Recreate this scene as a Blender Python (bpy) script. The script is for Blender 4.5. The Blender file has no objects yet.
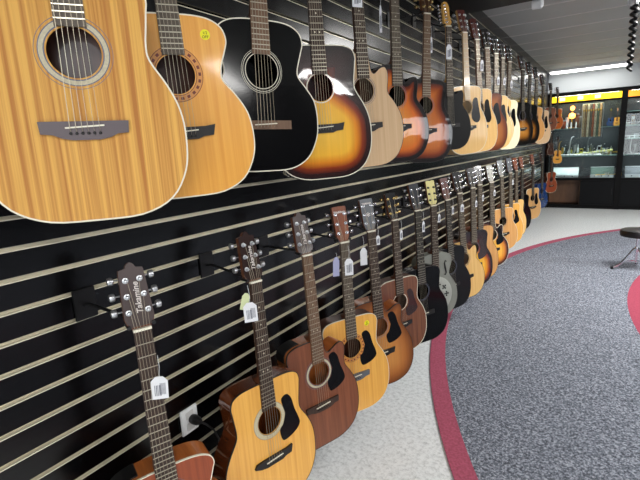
import bpy, bmesh, math, random
from mathutils import Vector, Matrix
random.seed(7)
C = bpy.context.scene.collection
PI = math.pi
WX = -1.2127            # x of the guitar wall face
EYE = 1.5
FY = 10.74              # front plane of the display cabinets
CEIL = 2.79

# ------------------------------------------------------------------ materials
MATS = {}
def newmat(name):
    m = bpy.data.materials.new(name); m.use_nodes = True
    return m, m.node_tree, m.node_tree.nodes['Principled BSDF']
def rgb(c): return (c[0], c[1], c[2], 1)
def srgb(r, g, b):
    f = lambda v: (v/255/12.92) if v/255 <= .04045 else ((v/255+.055)/1.055)**2.4
    return (f(r), f(g), f(b))
def plain(name, col, rough=.5, metal=0., coat=0., noise=.0, nscale=30, spec=.5, emit=None, es=0, bump=0.):
    if name in MATS: return MATS[name]
    m, nt, p = newmat(name)
    p.inputs['Roughness'].default_value = rough; p.inputs['Metallic'].default_value = metal
    p.inputs['Coat Weight'].default_value = coat; p.inputs['Coat Roughness'].default_value = .06
    p.inputs['Specular IOR Level'].default_value = spec
    tc = nt.nodes.new('ShaderNodeTexCoord')
    n = nt.nodes.new('ShaderNodeTexNoise'); n.inputs['Scale'].default_value = nscale; n.inputs['Detail'].default_value = 3
    nt.links.new(tc.outputs['Object'], n.inputs['Vector'])
    r = nt.nodes.new('ShaderNodeValToRGB')
    a = max(noise, .03)
    r.color_ramp.elements[0].color = rgb([v*(1-a) for v in col]); r.color_ramp.elements[1].color = rgb([min(1, v*(1+a)) for v in col])
    r.color_ramp.elements[0].position = .3; r.color_ramp.elements[1].position = .7
    nt.links.new(n.outputs['Fac'], r.inputs['Fac']); nt.links.new(r.outputs['Color'], p.inputs['Base Color'])
    if bump:
        b = nt.nodes.new('ShaderNodeBump'); b.inputs['Strength'].default_value = bump; b.inputs['Distance'].default_value = .002
        nt.links.new(n.outputs['Fac'], b.inputs['Height']); nt.links.new(b.outputs['Normal'], p.inputs['Normal'])
    if emit:
        p.inputs['Emission Color'].default_value = rgb(emit); p.inputs['Emission Strength'].default_value = es
    MATS[name] = m; return m
def grain_nodes(nt, xs, zs, detail=4):
    tc = nt.nodes.new('ShaderNodeTexCoord'); mp = nt.nodes.new('ShaderNodeMapping')
    mp.inputs['Scale'].default_value = (xs, 3, zs)
    nt.links.new(tc.outputs['Object'], mp.inputs['Vector'])
    n = nt.nodes.new('ShaderNodeTexNoise'); n.inputs['Scale'].default_value = 1; n.inputs['Detail'].default_value = detail; n.inputs['Roughness'].default_value = .6
    nt.links.new(mp.outputs['Vector'], n.inputs['Vector'])
    return n
def wood(name, col, dark, xs=70, zs=1.6, rough=.3, coat=.5, lo=.32, hi=.68):
    if name in MATS: return MATS[name]
    m, nt, p = newmat(name)
    n = grain_nodes(nt, xs, zs)
    r = nt.nodes.new('ShaderNodeValToRGB'); e = r.color_ramp.elements
    e[0].color = rgb(dark); e[1].color = rgb(col); e[0].position = lo; e[1].position = hi
    nt.links.new(n.outputs['Fac'], r.inputs['Fac']); nt.links.new(r.outputs['Color'], p.inputs['Base Color'])
    p.inputs['Roughness'].default_value = rough; p.inputs['Coat Weight'].default_value = coat; p.inputs['Coat Roughness'].default_value = .08
    MATS[name] = m; return m
def burst(name, stops, rough=.25, coat=.8, attr='edge'):
    """sunburst lacquer: the colour follows the distance from the rim of the soundboard"""
    if name in MATS: return MATS[name]
    m, nt, p = newmat(name)
    at = nt.nodes.new('ShaderNodeAttribute'); at.attribute_name = attr
    r = nt.nodes.new('ShaderNodeValToRGB'); els = r.color_ramp.elements
    els[0].position = stops[0][0]; els[0].color = rgb(stops[0][1]); els[1].position = stops[-1][0]; els[1].color = rgb(stops[-1][1])
    for s in stops[1:-1]:
        e = els.new(s[0]); e.color = rgb(s[1])
    nt.links.new(at.outputs['Fac'], r.inputs['Fac'])
    n = grain_nodes(nt, 90, 1.5)
    mr = nt.nodes.new('ShaderNodeMapRange'); mr.inputs['To Min'].default_value = .8; mr.inputs['To Max'].default_value = 1.12
    nt.links.new(n.outputs['Fac'], mr.inputs['Value'])
    mx = nt.nodes.new('ShaderNodeVectorMath'); mx.operation = 'SCALE'
    nt.links.new(r.outputs['Color'], mx.inputs[0]); nt.links.new(mr.outputs['Result'], mx.inputs['Scale'])
    nt.links.new(mx.outputs['Vector'], p.inputs['Base Color'])
    p.inputs['Roughness'].default_value = rough; p.inputs['Coat Weight'].default_value = coat; p.inputs['Coat Roughness'].default_value = .03
    p.inputs['Specular IOR Level'].default_value = .25
    wn = nt.nodes.new('ShaderNodeTexNoise'); wn.inputs['Scale'].default_value = 9; wn.inputs['Detail'].default_value = 1
    tc = nt.nodes.new('ShaderNodeTexCoord'); nt.links.new(tc.outputs['Object'], wn.inputs['Vector'])
    b = nt.nodes.new('ShaderNodeBump'); b.inputs['Strength'].default_value = .35; b.inputs['Distance'].default_value = .004
    nt.links.new(wn.outputs['Fac'], b.inputs['Height']); nt.links.new(b.outputs['Normal'], p.inputs['Coat Normal'])
    MATS[name] = m; return m

S = srgb
black_gloss = plain('black_gloss', S(9, 9, 11), .22, coat=1)
black_satin = plain('black_satin', S(14, 14, 15), .4)
black_metal = plain('black_metal', S(16, 16, 17), .38, metal=.3)
black_board = plain('black_slat_laminate', S(1, 1, 2), .22, spec=.36, noise=.15, nscale=4)
groove_metal = plain('groove_metal', S(232, 224, 200), .38, metal=.4, noise=.06, nscale=9)
chrome = plain('chrome', S(225, 226, 230), .16, metal=1)
silver = plain('silver_tone', S(195, 197, 200), .3, metal=.9)
brass = plain('brass', S(212, 170, 80), .28, metal=.9)
ebony = wood('ebony', S(24, 20, 20), S(12, 10, 10), rough=.5, coat=0)
rosew = wood('rosewood', S(66, 44, 32), S(38, 25, 19), rough=.5, coat=0)
rosew2 = wood('pale_rosewood', S(126, 96, 72), S(92, 66, 48), rough=.5, coat=0)
maple_fb = wood('maple_board', S(214, 182, 142), S(190, 156, 116), rough=.35, coat=.3)
greyfb = wood('grey_board', S(96, 84, 70), S(70, 60, 50), rough=.5, coat=0)
neckw = wood('neck_mahogany', S(120, 68, 40), S(90, 48, 28), rough=.35)
necklight = wood('neck_maple', S(206, 168, 110), S(186, 146, 90), rough=.35)
cream = plain('cream_binding', S(232, 226, 205), .4)
dkbind = plain('dark_binding', S(30, 24, 22), .3, coat=.5)
bone = plain('bone', S(236, 230, 210), .4)
string_m = plain('string_steel', S(168, 158, 138), .4, metal=.7)
fret_m = plain('fret_wire', S(196, 190, 172), .3, metal=.8)
rose_dark = plain('rosette_dark', S(92, 96, 112), .4)
rose_light = plain('rosette_light', S(186, 176, 146), .4, noise=.12, nscale=200)
rose_red = plain('rosette_brown', S(112, 44, 26), .4)
rose_amber = plain('rosette_amber', S(206, 140, 70), .4)
pg_black = plain('pickguard_black', S(4, 4, 6), .25, coat=.1, spec=.25)
pg_brown = plain('pickguard_tortoise', S(46, 26, 22), .2, coat=.6, noise=.4, nscale=60)
tag_white = plain('tag_paper', S(232, 233, 236), .6)
tag_print = plain('tag_print', S(110, 112, 122), .7)
tag_green = plain('pale_green_paper', S(214, 222, 172), .6, noise=.05)
tag_lav = plain('lavender_paper', S(170, 172, 205), .6)
sticker_y = plain('sticker_yellow', S(240, 232, 30), .5)
ink = plain('ink_dark', S(40, 40, 20), .6)
logo_w = plain('logo_silver', S(214, 206, 200), .4)
vinyl_white = plain('white_plastic', S(228, 230, 230), .4)

# ------------------------------------------------------------------ mesh helpers
def tag(o, label, cat, group=None, kind=None):
    o['label'] = label; o['category'] = cat
    if group: o['group'] = group
    if kind: o['kind'] = kind
    return o
def empty(name, loc=(0, 0, 0), M=None):
    o = bpy.data.objects.new(name, None); o.empty_display_size = .05; C.objects.link(o)
    if M is not None: o.matrix_world = M
    else: o.location = loc
    return o
def obj(name, me, mat, parent=None, smooth=False):
    if isinstance(me, bmesh.types.BMesh):
        bm = me; me = bpy.data.meshes.new(name)
        bmesh.ops.recalc_face_normals(bm, faces=bm.faces[:]); bm.to_mesh(me); bm.free()
        if smooth:
            for p in me.polygons: p.use_smooth = True
            try: me.set_sharp_from_angle(angle=math.radians(40))
            except Exception: pass
    if len(me.materials) == 0: me.materials.append(mat)
    o = bpy.data.objects.new(name, me); C.objects.link(o)
    o.material_slots[0].link = 'OBJECT'; o.material_slots[0].material = mat
    if parent: o.parent = parent
    return o
CACHE = {}
def cobj(name, key, fn, mat, parent, smooth=False):
    k = (name,) + key
    if k in CACHE:
        return obj(name, CACHE[k], mat, parent)
    o = obj(name, fn(), mat, parent, smooth); CACHE[k] = o.data
    return o
def B(): return bmesh.new()
def box(bm, x0, x1, y0, y1, z0, z1, bev=0):
    v = [bm.verts.new(p) for p in [(x0,y0,z0),(x1,y0,z0),(x1,y1,z0),(x0,y1,z0),(x0,y0,z1),(x1,y0,z1),(x1,y1,z1),(x0,y1,z1)]]
    fs = [bm.faces.new([v[i] for i in f]) for f in [(0,3,2,1),(4,5,6,7),(0,1,5,4),(1,2,6,5),(2,3,7,6),(3,0,4,7)]]
    if bev:
        es = list({e for f in fs for e in f.edges})
        bmesh.ops.bevel(bm, geom=es, offset=bev, segments=2, affect='EDGES')
    return bm
def tube(bm, pts, r, n=8, caps=True):
    """tube along points; r scalar or list"""
    pts = [Vector(p) for p in pts]; rings = []
    for i, p in enumerate(pts):
        a = pts[max(i-1, 0)]; b = pts[min(i+1, len(pts)-1)]
        d = (b-a).normalized(); u = d.orthogonal().normalized() if i == 0 else (pu - d*pu.dot(d)).normalized()
        pu = u; w = d.cross(u); rr = r[i] if isinstance(r, (list, tuple)) else r
        rings.append([bm.verts.new(p + (u*math.cos(2*PI*k/n) + w*math.sin(2*PI*k/n))*rr) for k in range(n)])
    for a, b in zip(rings, rings[1:]):
        for k in range(n): bm.faces.new([a[k], a[(k+1)%n], b[(k+1)%n], b[k]])
    if caps:
        bm.faces.new(rings[0][::-1]); bm.faces.new(rings[-1])
    return bm
def prism(bm, pts, y0, y1, shear=None):
    """polygon in (x,z) extruded from y0 to y1"""
    sh = shear or (lambda x, z: 0)
    a = [bm.verts.new((x, y0+sh(x, z), z)) for x, z in pts]; b = [bm.verts.new((x, y1+sh(x, z), z)) for x, z in pts]
    bm.faces.new(a); bm.faces.new(b[::-1])
    n = len(pts)
    for i in range(n): bm.faces.new([a[i], a[(i+1)%n], b[(i+1)%n], b[i]])
    return bm
def lathe(bm, prof, c=(0, 0, 0), n=24, axis='z'):
    rings = []
    for r, h in prof:
        ring = []
        for k in range(n):
            a = 2*PI*k/n; x, y, z = r*math.cos(a), r*math.sin(a), h
            if axis == 'y': x, y, z = x, h, y
            if axis == 'x': x, y, z = h, x, y
            ring.append(bm.verts.new((c[0]+x, c[1]+y, c[2]+z)))
        rings.append(ring)
    for a, b in zip(rings, rings[1:]):
        for k in range(n): bm.faces.new([a[k], a[(k+1)%n], b[(k+1)%n], b[k]])
    bm.faces.new(rings[0][::-1]); bm.faces.new(rings[-1]); return bm
def annulus(bm, cx, cz, r0, r1, y0, y1, n=48):
    o0 = [(cx+r1*math.cos(2*PI*k/n), cz+r1*math.sin(2*PI*k/n)) for k in range(n)]
    i0 = [(cx+r0*math.cos(2*PI*k/n), cz+r0*math.sin(2*PI*k/n)) for k in range(n)]
    A = [[bm.verts.new((x, y, z)) for x, z in ring] for ring, y in ((o0, y0), (i0, y0), (i0, y1), (o0, y1))]
    for j in range(4):
        P, Q = A[j], A[(j+1)%4]
        for k in range(n): bm.faces.new([P[k], P[(k+1)%n], Q[(k+1)%n], Q[k]])
    return bm
def catmull(pts, n):
    """closed-open resample of a polyline through pts with Catmull-Rom, n points per span"""
    out = []; m = len(pts)
    for i in range(m-1):
        p0 = pts[max(i-1, 0)]; p1 = pts[i]; p2 = pts[i+1]; p3 = pts[min(i+2, m-1)]
        for k in range(n):
            t = k/n
            out.append(tuple(.5*((2*p1[j]) + (-p0[j]+p2[j])*t + (2*p0[j]-5*p1[j]+4*p2[j]-p3[j])*t*t + (-p0[j]+3*p1[j]-3*p2[j]+p3[j])*t**3) for j in (0, 1)))
    out.append(pts[-1]); return out
def text_mesh(name, s, size, mat, parent, M, ext=.0003, align='CENTER'):
    cu = bpy.data.curves.new(name, 'FONT'); cu.body = s; cu.size = size; cu.extrude = ext; cu.align_x = align; cu.align_y = 'CENTER'; cu.resolution_u = 3; cu.shear = .25 if s == 'Takamine' else 0; cu.offset = .0004 if size > .011 else 0
    t = bpy.data.objects.new(name, cu); C.objects.link(t)
    dg = bpy.context.evaluated_depsgraph_get()
    me = bpy.data.meshes.new_from_object(t.evaluated_get(dg))
    bpy.data.objects.remove(t); me.transform(M); me.materials.clear()
    return obj(name, me, mat, parent)

# ------------------------------------------------------------------ guitars
SH = dict(dread=dict(L=.487, lo=.396, wa=.272, up=.292, bz=.192, ho=.145), om=dict(L=.463, lo=.384, wa=.240, up=.286, bz=.172, ho=.145),
          small=dict(L=.432, lo=.384, wa=.236, up=.272, bz=.185, ho=.145), parlor=dict(L=.445, lo=.366, wa=.236, up=.276, bz=.142, ho=.158),
          classical=dict(L=.475, lo=.372, wa=.238, up=.286, bz=.158, ho=.145))
SCALE = .655
def half(shape):
    s = SH[shape]; L = s['L']; lo = s['lo']/2; wa = s['wa']/2; up = s['up']/2
    if shape == 'dread':
        p = [(0,0),(.45*lo,.004),(.78*lo,.035),(.96*lo,.095),(lo,.165),(.965*lo,.225),(.86*lo,.275),(wa*1.03,.325),(wa,.355),(wa*1.03,.395),(up*.985,.43),(up,.455),(up*.93,.485),(up*.72,.501),(up*.4,.505),(0,.505)]
        zr, ref = .355, .505
    else:
        p = [(0,0),(.45*lo,.004),(.78*lo,.035),(.96*lo,.092),(lo,.150),(.95*lo,.212),(.80*lo,.262),(wa*1.02,.30),(wa,.325),(wa*1.04,.35),(up*.96,.39),(up,.42),(up*.93,.455),(up*.72,.479),(up*.4,.489),(0,.49)]
        zr, ref = (.21, .49) if shape == 'parlor' else (.325, .49)
    return [(x, z if z <= zr else zr+(z-zr)*(L-zr)/(ref-zr)) for x, z in p]
def cuthalf(shape):
    h = half(shape); wa = SH[shape]['wa']/2; L = SH[shape]['L']
    base = [p for p in h if p[1] <= (.356 if shape == 'dread' else .327)]
    z = base[-1][1]
    return base + [(wa*1.04, z+.03), (wa*1.04, z+.062), (wa*.93, z+.083), (wa*.72, z+.078), (.058, z+.058), (.042, z+.070), (.035, L-.025), (.030, L-.003), (0, L)]
def outline(shape, cut, inset=0.):
    k = ('ol', shape, cut, inset)
    if k in CACHE: return CACHE[k]
    R = catmull(cuthalf(shape) if cut else half(shape), 4); Lf = catmull(half(shape), 4)
    pts = R + [(-x, z) for x, z in Lf[::-1]][1:-1]
    if inset:
        n = len(pts); out = []
        for i, p in enumerate(pts):
            a = pts[i-1]; b = pts[(i+1)%n]; t = Vector((b[0]-a[0], b[1]-a[1]))
            if t.length < 1e-9: out.append(p); continue
            t.normalize(); out.append((p[0]-t[1]*inset, p[1]+t[0]*inset))
        pts = out
    CACHE[k] = pts; return pts
def hole_z(shape): return SH[shape]['bz'] + SH[shape]['ho']
def nut_z(shape): return SH[shape]['bz'] + SCALE
DEPTH = .100
def m_top(shape, cut, hole=True, r=.049):
    def fn():
        bm = B(); ol = outline(shape, cut, .0015); hz = hole_z(shape); lay = bm.verts.layers.float.new('edge'); lay2 = bm.verts.layers.float.new('edge_low')
        full = outline(shape, cut)
        rings = []; N = 14
        def sd(px, pz):
            best = 9
            for i in range(len(full)):
                ax, az = full[i-1]; bx, bz_ = full[i]; dx, dz = bx-ax, bz_-az; q = dx*dx+dz*dz
                u = 0 if q < 1e-12 else max(0, min(1, ((px-ax)*dx+(pz-az)*dz)/q))
                best = min(best, math.hypot(px-ax-u*dx, pz-az-u*dz))
            return best
        for k in range(N+1):
            t = 1-(1-k/N)**1.7; ring = []
            for x, z in ol:
                a = math.atan2(z-hz, x)
                rr = r if hole else .004
                hx, hzz = rr*math.cos(a), hz+rr*math.sin(a)
                px, pz = hx+(x-hx)*t, hzz+(z-hzz)*t
                v = bm.verts.new((px, 0, pz))
                v[lay] = sd(px, pz)/.2; u = max(0, min(1, (pz-.20)/.18)); v[lay2] = v[lay]*(1-.72*u*u*(3-2*u))
                ring.append(v)
            rings.append(ring)
        n = len(ol)
        for a, b in zip(rings, rings[1:]):
            for k in range(n): bm.faces.new([a[k], a[(k+1)%n], b[(k+1)%n], b[k]])
        if not hole: bm.faces.new(rings[0])
        # plate thickness shown at the hole's rim
        back = [bm.verts.new((v.co.x, .0035, v.co.z)) for v in rings[0]] if hole else None
        if hole:
            for k in range(n): bm.faces.new([rings[0][k], back[k], back[(k+1)%n], rings[0][(k+1)%n]])
        return bm
    return fn
def m_body(shape, cut):
    def fn():
        bm = B(); ol = outline(shape, cut); n = len(ol)
        L = SH[shape]['L']
        dep = lambda z: DEPTH + .012 - .03*(z/L)
        A = [bm.verts.new((x, .0012, z)) for x, z in ol]; Q = [bm.verts.new((x, dep(z)-.004, z)) for x, z in ol]
        R_ = outline(shape, cut, .004); Rr = [bm.verts.new((x, dep(z), z)) for x, z in R_]
        for k in range(n):
            j = (k+1)%n
            bm.faces.new([A[k], A[j], Q[j], Q[k]]); bm.faces.new([Q[k], Q[j], Rr[j], Rr[k]])
        # domed back
        R2 = [bm.verts.new((x*.5, dep(z)+.008, L*.45+(z-L*.45)*.5)) for x, z in R_]
        for k in range(n): bm.faces.new([Rr[k], Rr[(k+1)%n], R2[(k+1)%n], R2[k]])
        c = bm.verts.new((0, dep(L/2)+.01, L*.45))
        for k in range(n): bm.faces.new([R2[k], R2[(k+1)%n], c])
        return bm
    return fn
def m_binding(shape, cut, w):
    def fn():
        bm = B(); a = outline(shape, cut, -.0006); b = outline(shape, cut, w); n = len(a)
        V = [[bm.verts.new((x, y, z)) for x, z in r] for r, y in ((a, .006), (a, -.0007), (b, -.0007), (b, .0015))]
        for j in range(3):
            for k in range(n): bm.faces.new([V[j][k], V[j][(k+1)%n], V[j+1][(k+1)%n], V[j+1][k]])
        return bm
    return fn
def m_fretboard(shape, cut):
    def fn():
        bm = B(); nz = nut_z(shape); ez = hole_z(shape)+.047
        w0, w1 = .0218, .0285
        pts = [(-w1, ez), (w1, ez), (w0, nz), (-w0, nz)]
        prism(bm, pts, -.0062, .0)
        return bm
    return fn
def fret_zs(shape):
    nz = nut_z(shape); ez = hole_z(shape)+.05
    return [nz-SCALE*(1-2**(-k/12)) for k in range(1, 21) if nz-SCALE*(1-2**(-k/12)) > ez]
def fb_w(shape, z):
    nz = nut_z(shape); ez = hole_z(shape)+.047
    return .0218 + (.0285-.0218)*(nz-z)/(nz-ez)
def m_frets(shape):
    def fn():
        bm = B()
        for z in fret_zs(shape):
            w = fb_w(shape, z)-.0004; box(bm, -w, w, -.0074, -.0060, z-.0008, z+.0008)
        return bm
    return fn
def m_dots(shape):
    def fn():
        bm = B(); nz = nut_z(shape); f = lambda k: nz-SCALE*(1-2**(-k/12))
        for k in (3, 5, 7, 9, 12, 15):
            z = (f(k)+f(k-1))/2
            for x in ((-.009, .009) if k == 12 else (0,)):
                lathe(bm, [(.0032, -.0066), (.0032, -.006)], (x, 0, z), 10, 'y')
        return bm
    return fn
def m_neck(shape):
    def fn():
        bm = B(); nz = nut_z(shape); L = SH[shape]['L']; rings = []
        for z, d in [(L-.005, .085), (L+.004, .07), (L+.018, .035), (L+.045, .021), (nz-.08, .0175), (nz-.01, .017), (nz+.01, .019)]:
            w = fb_w(shape, z) if z < nz else .0218
            rings.append([bm.verts.new((w*math.cos(a), d*math.sin(a)**.8 if math.sin(a) > 1e-6 else 0, z)) for a in [PI*k/8 for k in range(9)]])
        for a, b in zip(rings, rings[1:]):
            for k in range(8): bm.faces.new([a[k], a[k+1], b[k+1], b[k]])
            bm.faces.new([a[8], a[0], b[0], b[8]])
        bm.faces.new(rings[0]); bm.faces.new(rings[-1][::-1]); return bm
    return fn
def head_pts(style):
    if style == 'peak': return [(.0215,0),(.0245,.008),(.033,.018),(.0365,.030),(.0305,.146),(.0295,.151),(.013,.154),(.010,.161),(.006,.165),(0,.168)]
    if style == 'square': return [(.0215,0),(.024,.014),(.0315,.028),(.0325,.042),(.035,.150),(.034,.156),(0,.158)]
    if style == 'crown': return [(.0215,0),(.025,.016),(.034,.030),(.033,.05),(.038,.150),(.034,.160),(.020,.155),(.012,.163),(0,.160)]
    if style == 'slot': return [(.0215,0),(.025,.010),(.034,.024),(.034,.04),(.0355,.162),(.033,.168),(.015,.170),(0,.166)]
    return None
TELE = [(-.0215,0),(.0215,0),(.024,.014),(.036,.03),(.030,.05),(.026,.075),(.031,.115),(.030,.14),(.018,.163),(-.002,.168),(-.018,.158),(-.022,.14),(-.026,.12),(-.030,.03),(-.026,.014)]
def shear(nz): return lambda x, z: max(0, z-nz)*.19
def m_head(shape, style, y0, y1, inset=0):
    def fn():
        nz = nut_z(shape); bm = B()
        if style == 'tele': pts = [(x, nz+z) for x, z in TELE]
        else:
            h = head_pts(style); pts = [(x, nz+z) for x, z in h] + [(-x, nz+z) for x, z in h[::-1][1:]]
        if inset: pts = [(x*(1-inset*20), nz+.004+(z-nz)*(1-inset*12)) for x, z in pts]
        prism(bm, pts, y0, y1, shear(nz)); return bm
    return fn
def peg_pos(style):
    if style == 'tele': return [(-.012-.0*k, .03+.0225*k, -1) for k in range(6)]
    if style == 'peak': return [(s*(.0235-.0032*k), .048+.040*k, s) for s in (-1, 1) for k in range(3)]
    return [(s*.0205*(1+.05*k), .042+.042*k, s) for s in (-1, 1) for k in range(3)]
def m_peg(shape, style, i):
    def fn():
        bm = B(); nz = nut_z(shape); x, dz, s = peg_pos(style)[i]; z = nz+dz; y = shear(nz)(0, z)
        lathe(bm, [(.0078, y-.0012), (.0078, y-.003), (.0045, y-.0042), (.0038, y-.012), (.0044, y-.0135), (.0025, y-.0148)], (x, 0, z), 10, 'y')
        edge = s*(.0375 if style != 'peak' else .0365-.0025*(i % 3)) if style != 'tele' else -.03
        tube(bm, [(x, y+.020, z), (edge+s*.012, y+.020, z)], .0022, 6)
        c = (edge+s*.018, y+.020, z)
        lathe(bm, [(.004, -.008), (.0095, -.006), (.0108, 0), (.0095, .006), (.004, .008)], c, 10, 'x')
        lathe(bm, [(.006, y+.0145), (.006, y+.024)], (x, 0, z), 8, 'y')
        return bm
    return fn
def m_string(shape, style, i, ):
    def fn():
        bm = B(); nz = nut_z(shape); bz = SH[shape]['bz']
        xn = (-1+2*i/5)*.0180; xb = (-1+2*i/5)*.027
        order = [0, 1, 2, 5, 4, 3]
        if style == 'tele': pp = peg_pos(style)[i]
        else: pp = peg_pos(style)[[0, 1, 2, 5, 4, 3][i]]
        z = nz+pp[1]; y = shear(nz)(0, z)-.009
        r = .00078-.00007*i
        tube(bm, [(xb, -.006, bz-.012), (xb, -.0155, bz), (xn, -.0092, nz+.002), (pp[0]-math.copysign(.003, pp[0]), y, z)], r, 4)
        return bm
    return fn
def m_bridge(kind, bz):
    def fn():
        bm = B(); z = bz
        if kind == 'wing': pts = [(-.083,z+.012),(.083,z+.012),(.081,z-.012),(.060,z-.014),(.045,z-.021),(.025,z-.025),(-.025,z-.025),(-.045,z-.021),(-.060,z-.014),(-.081,z-.012)]
        elif kind == 'angular': pts = [(-.083,z-.004),(-.074,z+.010),(-.04,z+.012),(.055,z+.012),(.083,z+.016),(.076,z-.012),(.05,z-.014),(.035,z-.020),(-.035,z-.020),(-.06,z-.014)]
        elif kind == 'plain': pts = [(-.085,z+.012),(.085,z+.012),(.085,z-.014),(-.085,z-.014)]
        else: pts = [(-.077,z+.012),(.077,z+.012),(.077,z-.010),(.055,z-.013),(.03,z-.024),(-.03,z-.024),(-.055,z-.013),(-.077,z-.010)]
        prism(bm, pts, -.009, 0.0005); return bm
    return fn
def m_saddle(bz):
    def fn():
        bm = B(); v = [(-.036, bz-.0025), (.036, bz+.0015), (.036, bz+.0045), (-.036, bz+.0005)]
        prism(bm, v, -.0125, -.009); return bm
    return fn
def m_pins(bz):
    def fn():
        bm = B()
        for i in range(6): lathe(bm, [(.003, -.009), (.003, -.011), (.0015, -.0125)], ((-1+2*i/5)*.027, 0, bz-.012), 8, 'y')
        return bm
    return fn
def m_guard(kind, hz):
    def fn():
        bm = B()
        if kind == 'teardrop': p = [(.053,hz+.012),(.058,hz+.045),(.080,hz+.066),(.104,hz+.056),(.112,hz+.015),(.124,hz-.04),(.128,hz-.085),(.106,hz-.112),(.070,hz-.108),(.044,hz-.082),(.040,hz-.046),(.051,hz-.022)]
        else: p = [(.0685,hz-.0),(.059,hz+.036),(.058,hz+.060),(.082,hz+.068),(.101,hz+.045),(.112,hz),(.129,hz-.050),(.129,hz-.072),(.108,hz-.090),(.072,hz-.102),(.047,hz-.098),(.039,hz-.056),(.056,hz-.037)]
        q = catmull(p+[p[0]], 4)[:-1]
        prism(bm, q, -.0012, .0002); return bm
    return fn
def ring_spec(kind):
    return {'double': [(rose_dark, .052, .0545), (rose_light, .0545, .0625), (rose_dark, .0625, .0645), (rose_dark, .0695, .0705)],
            'dotted': [(rose_red, .052, .0535), (rose_amber, .0535, .068), (rose_red, .068, .0695)],
            'wide': [(rose_light, .052, .0665), (rose_dark, .0505, .052), (rose_dark, .0665, .0675)],
            'white': [(cream, .051, .053), (cream, .059, .0605), (cream, .064, .0650)],
            'pale': [(cream, .0515, .0555)],
            'dark': [(rose_dark, .0515, .0545), (rose_dark, .06, .061)],
            'none': []}[kind]

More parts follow.
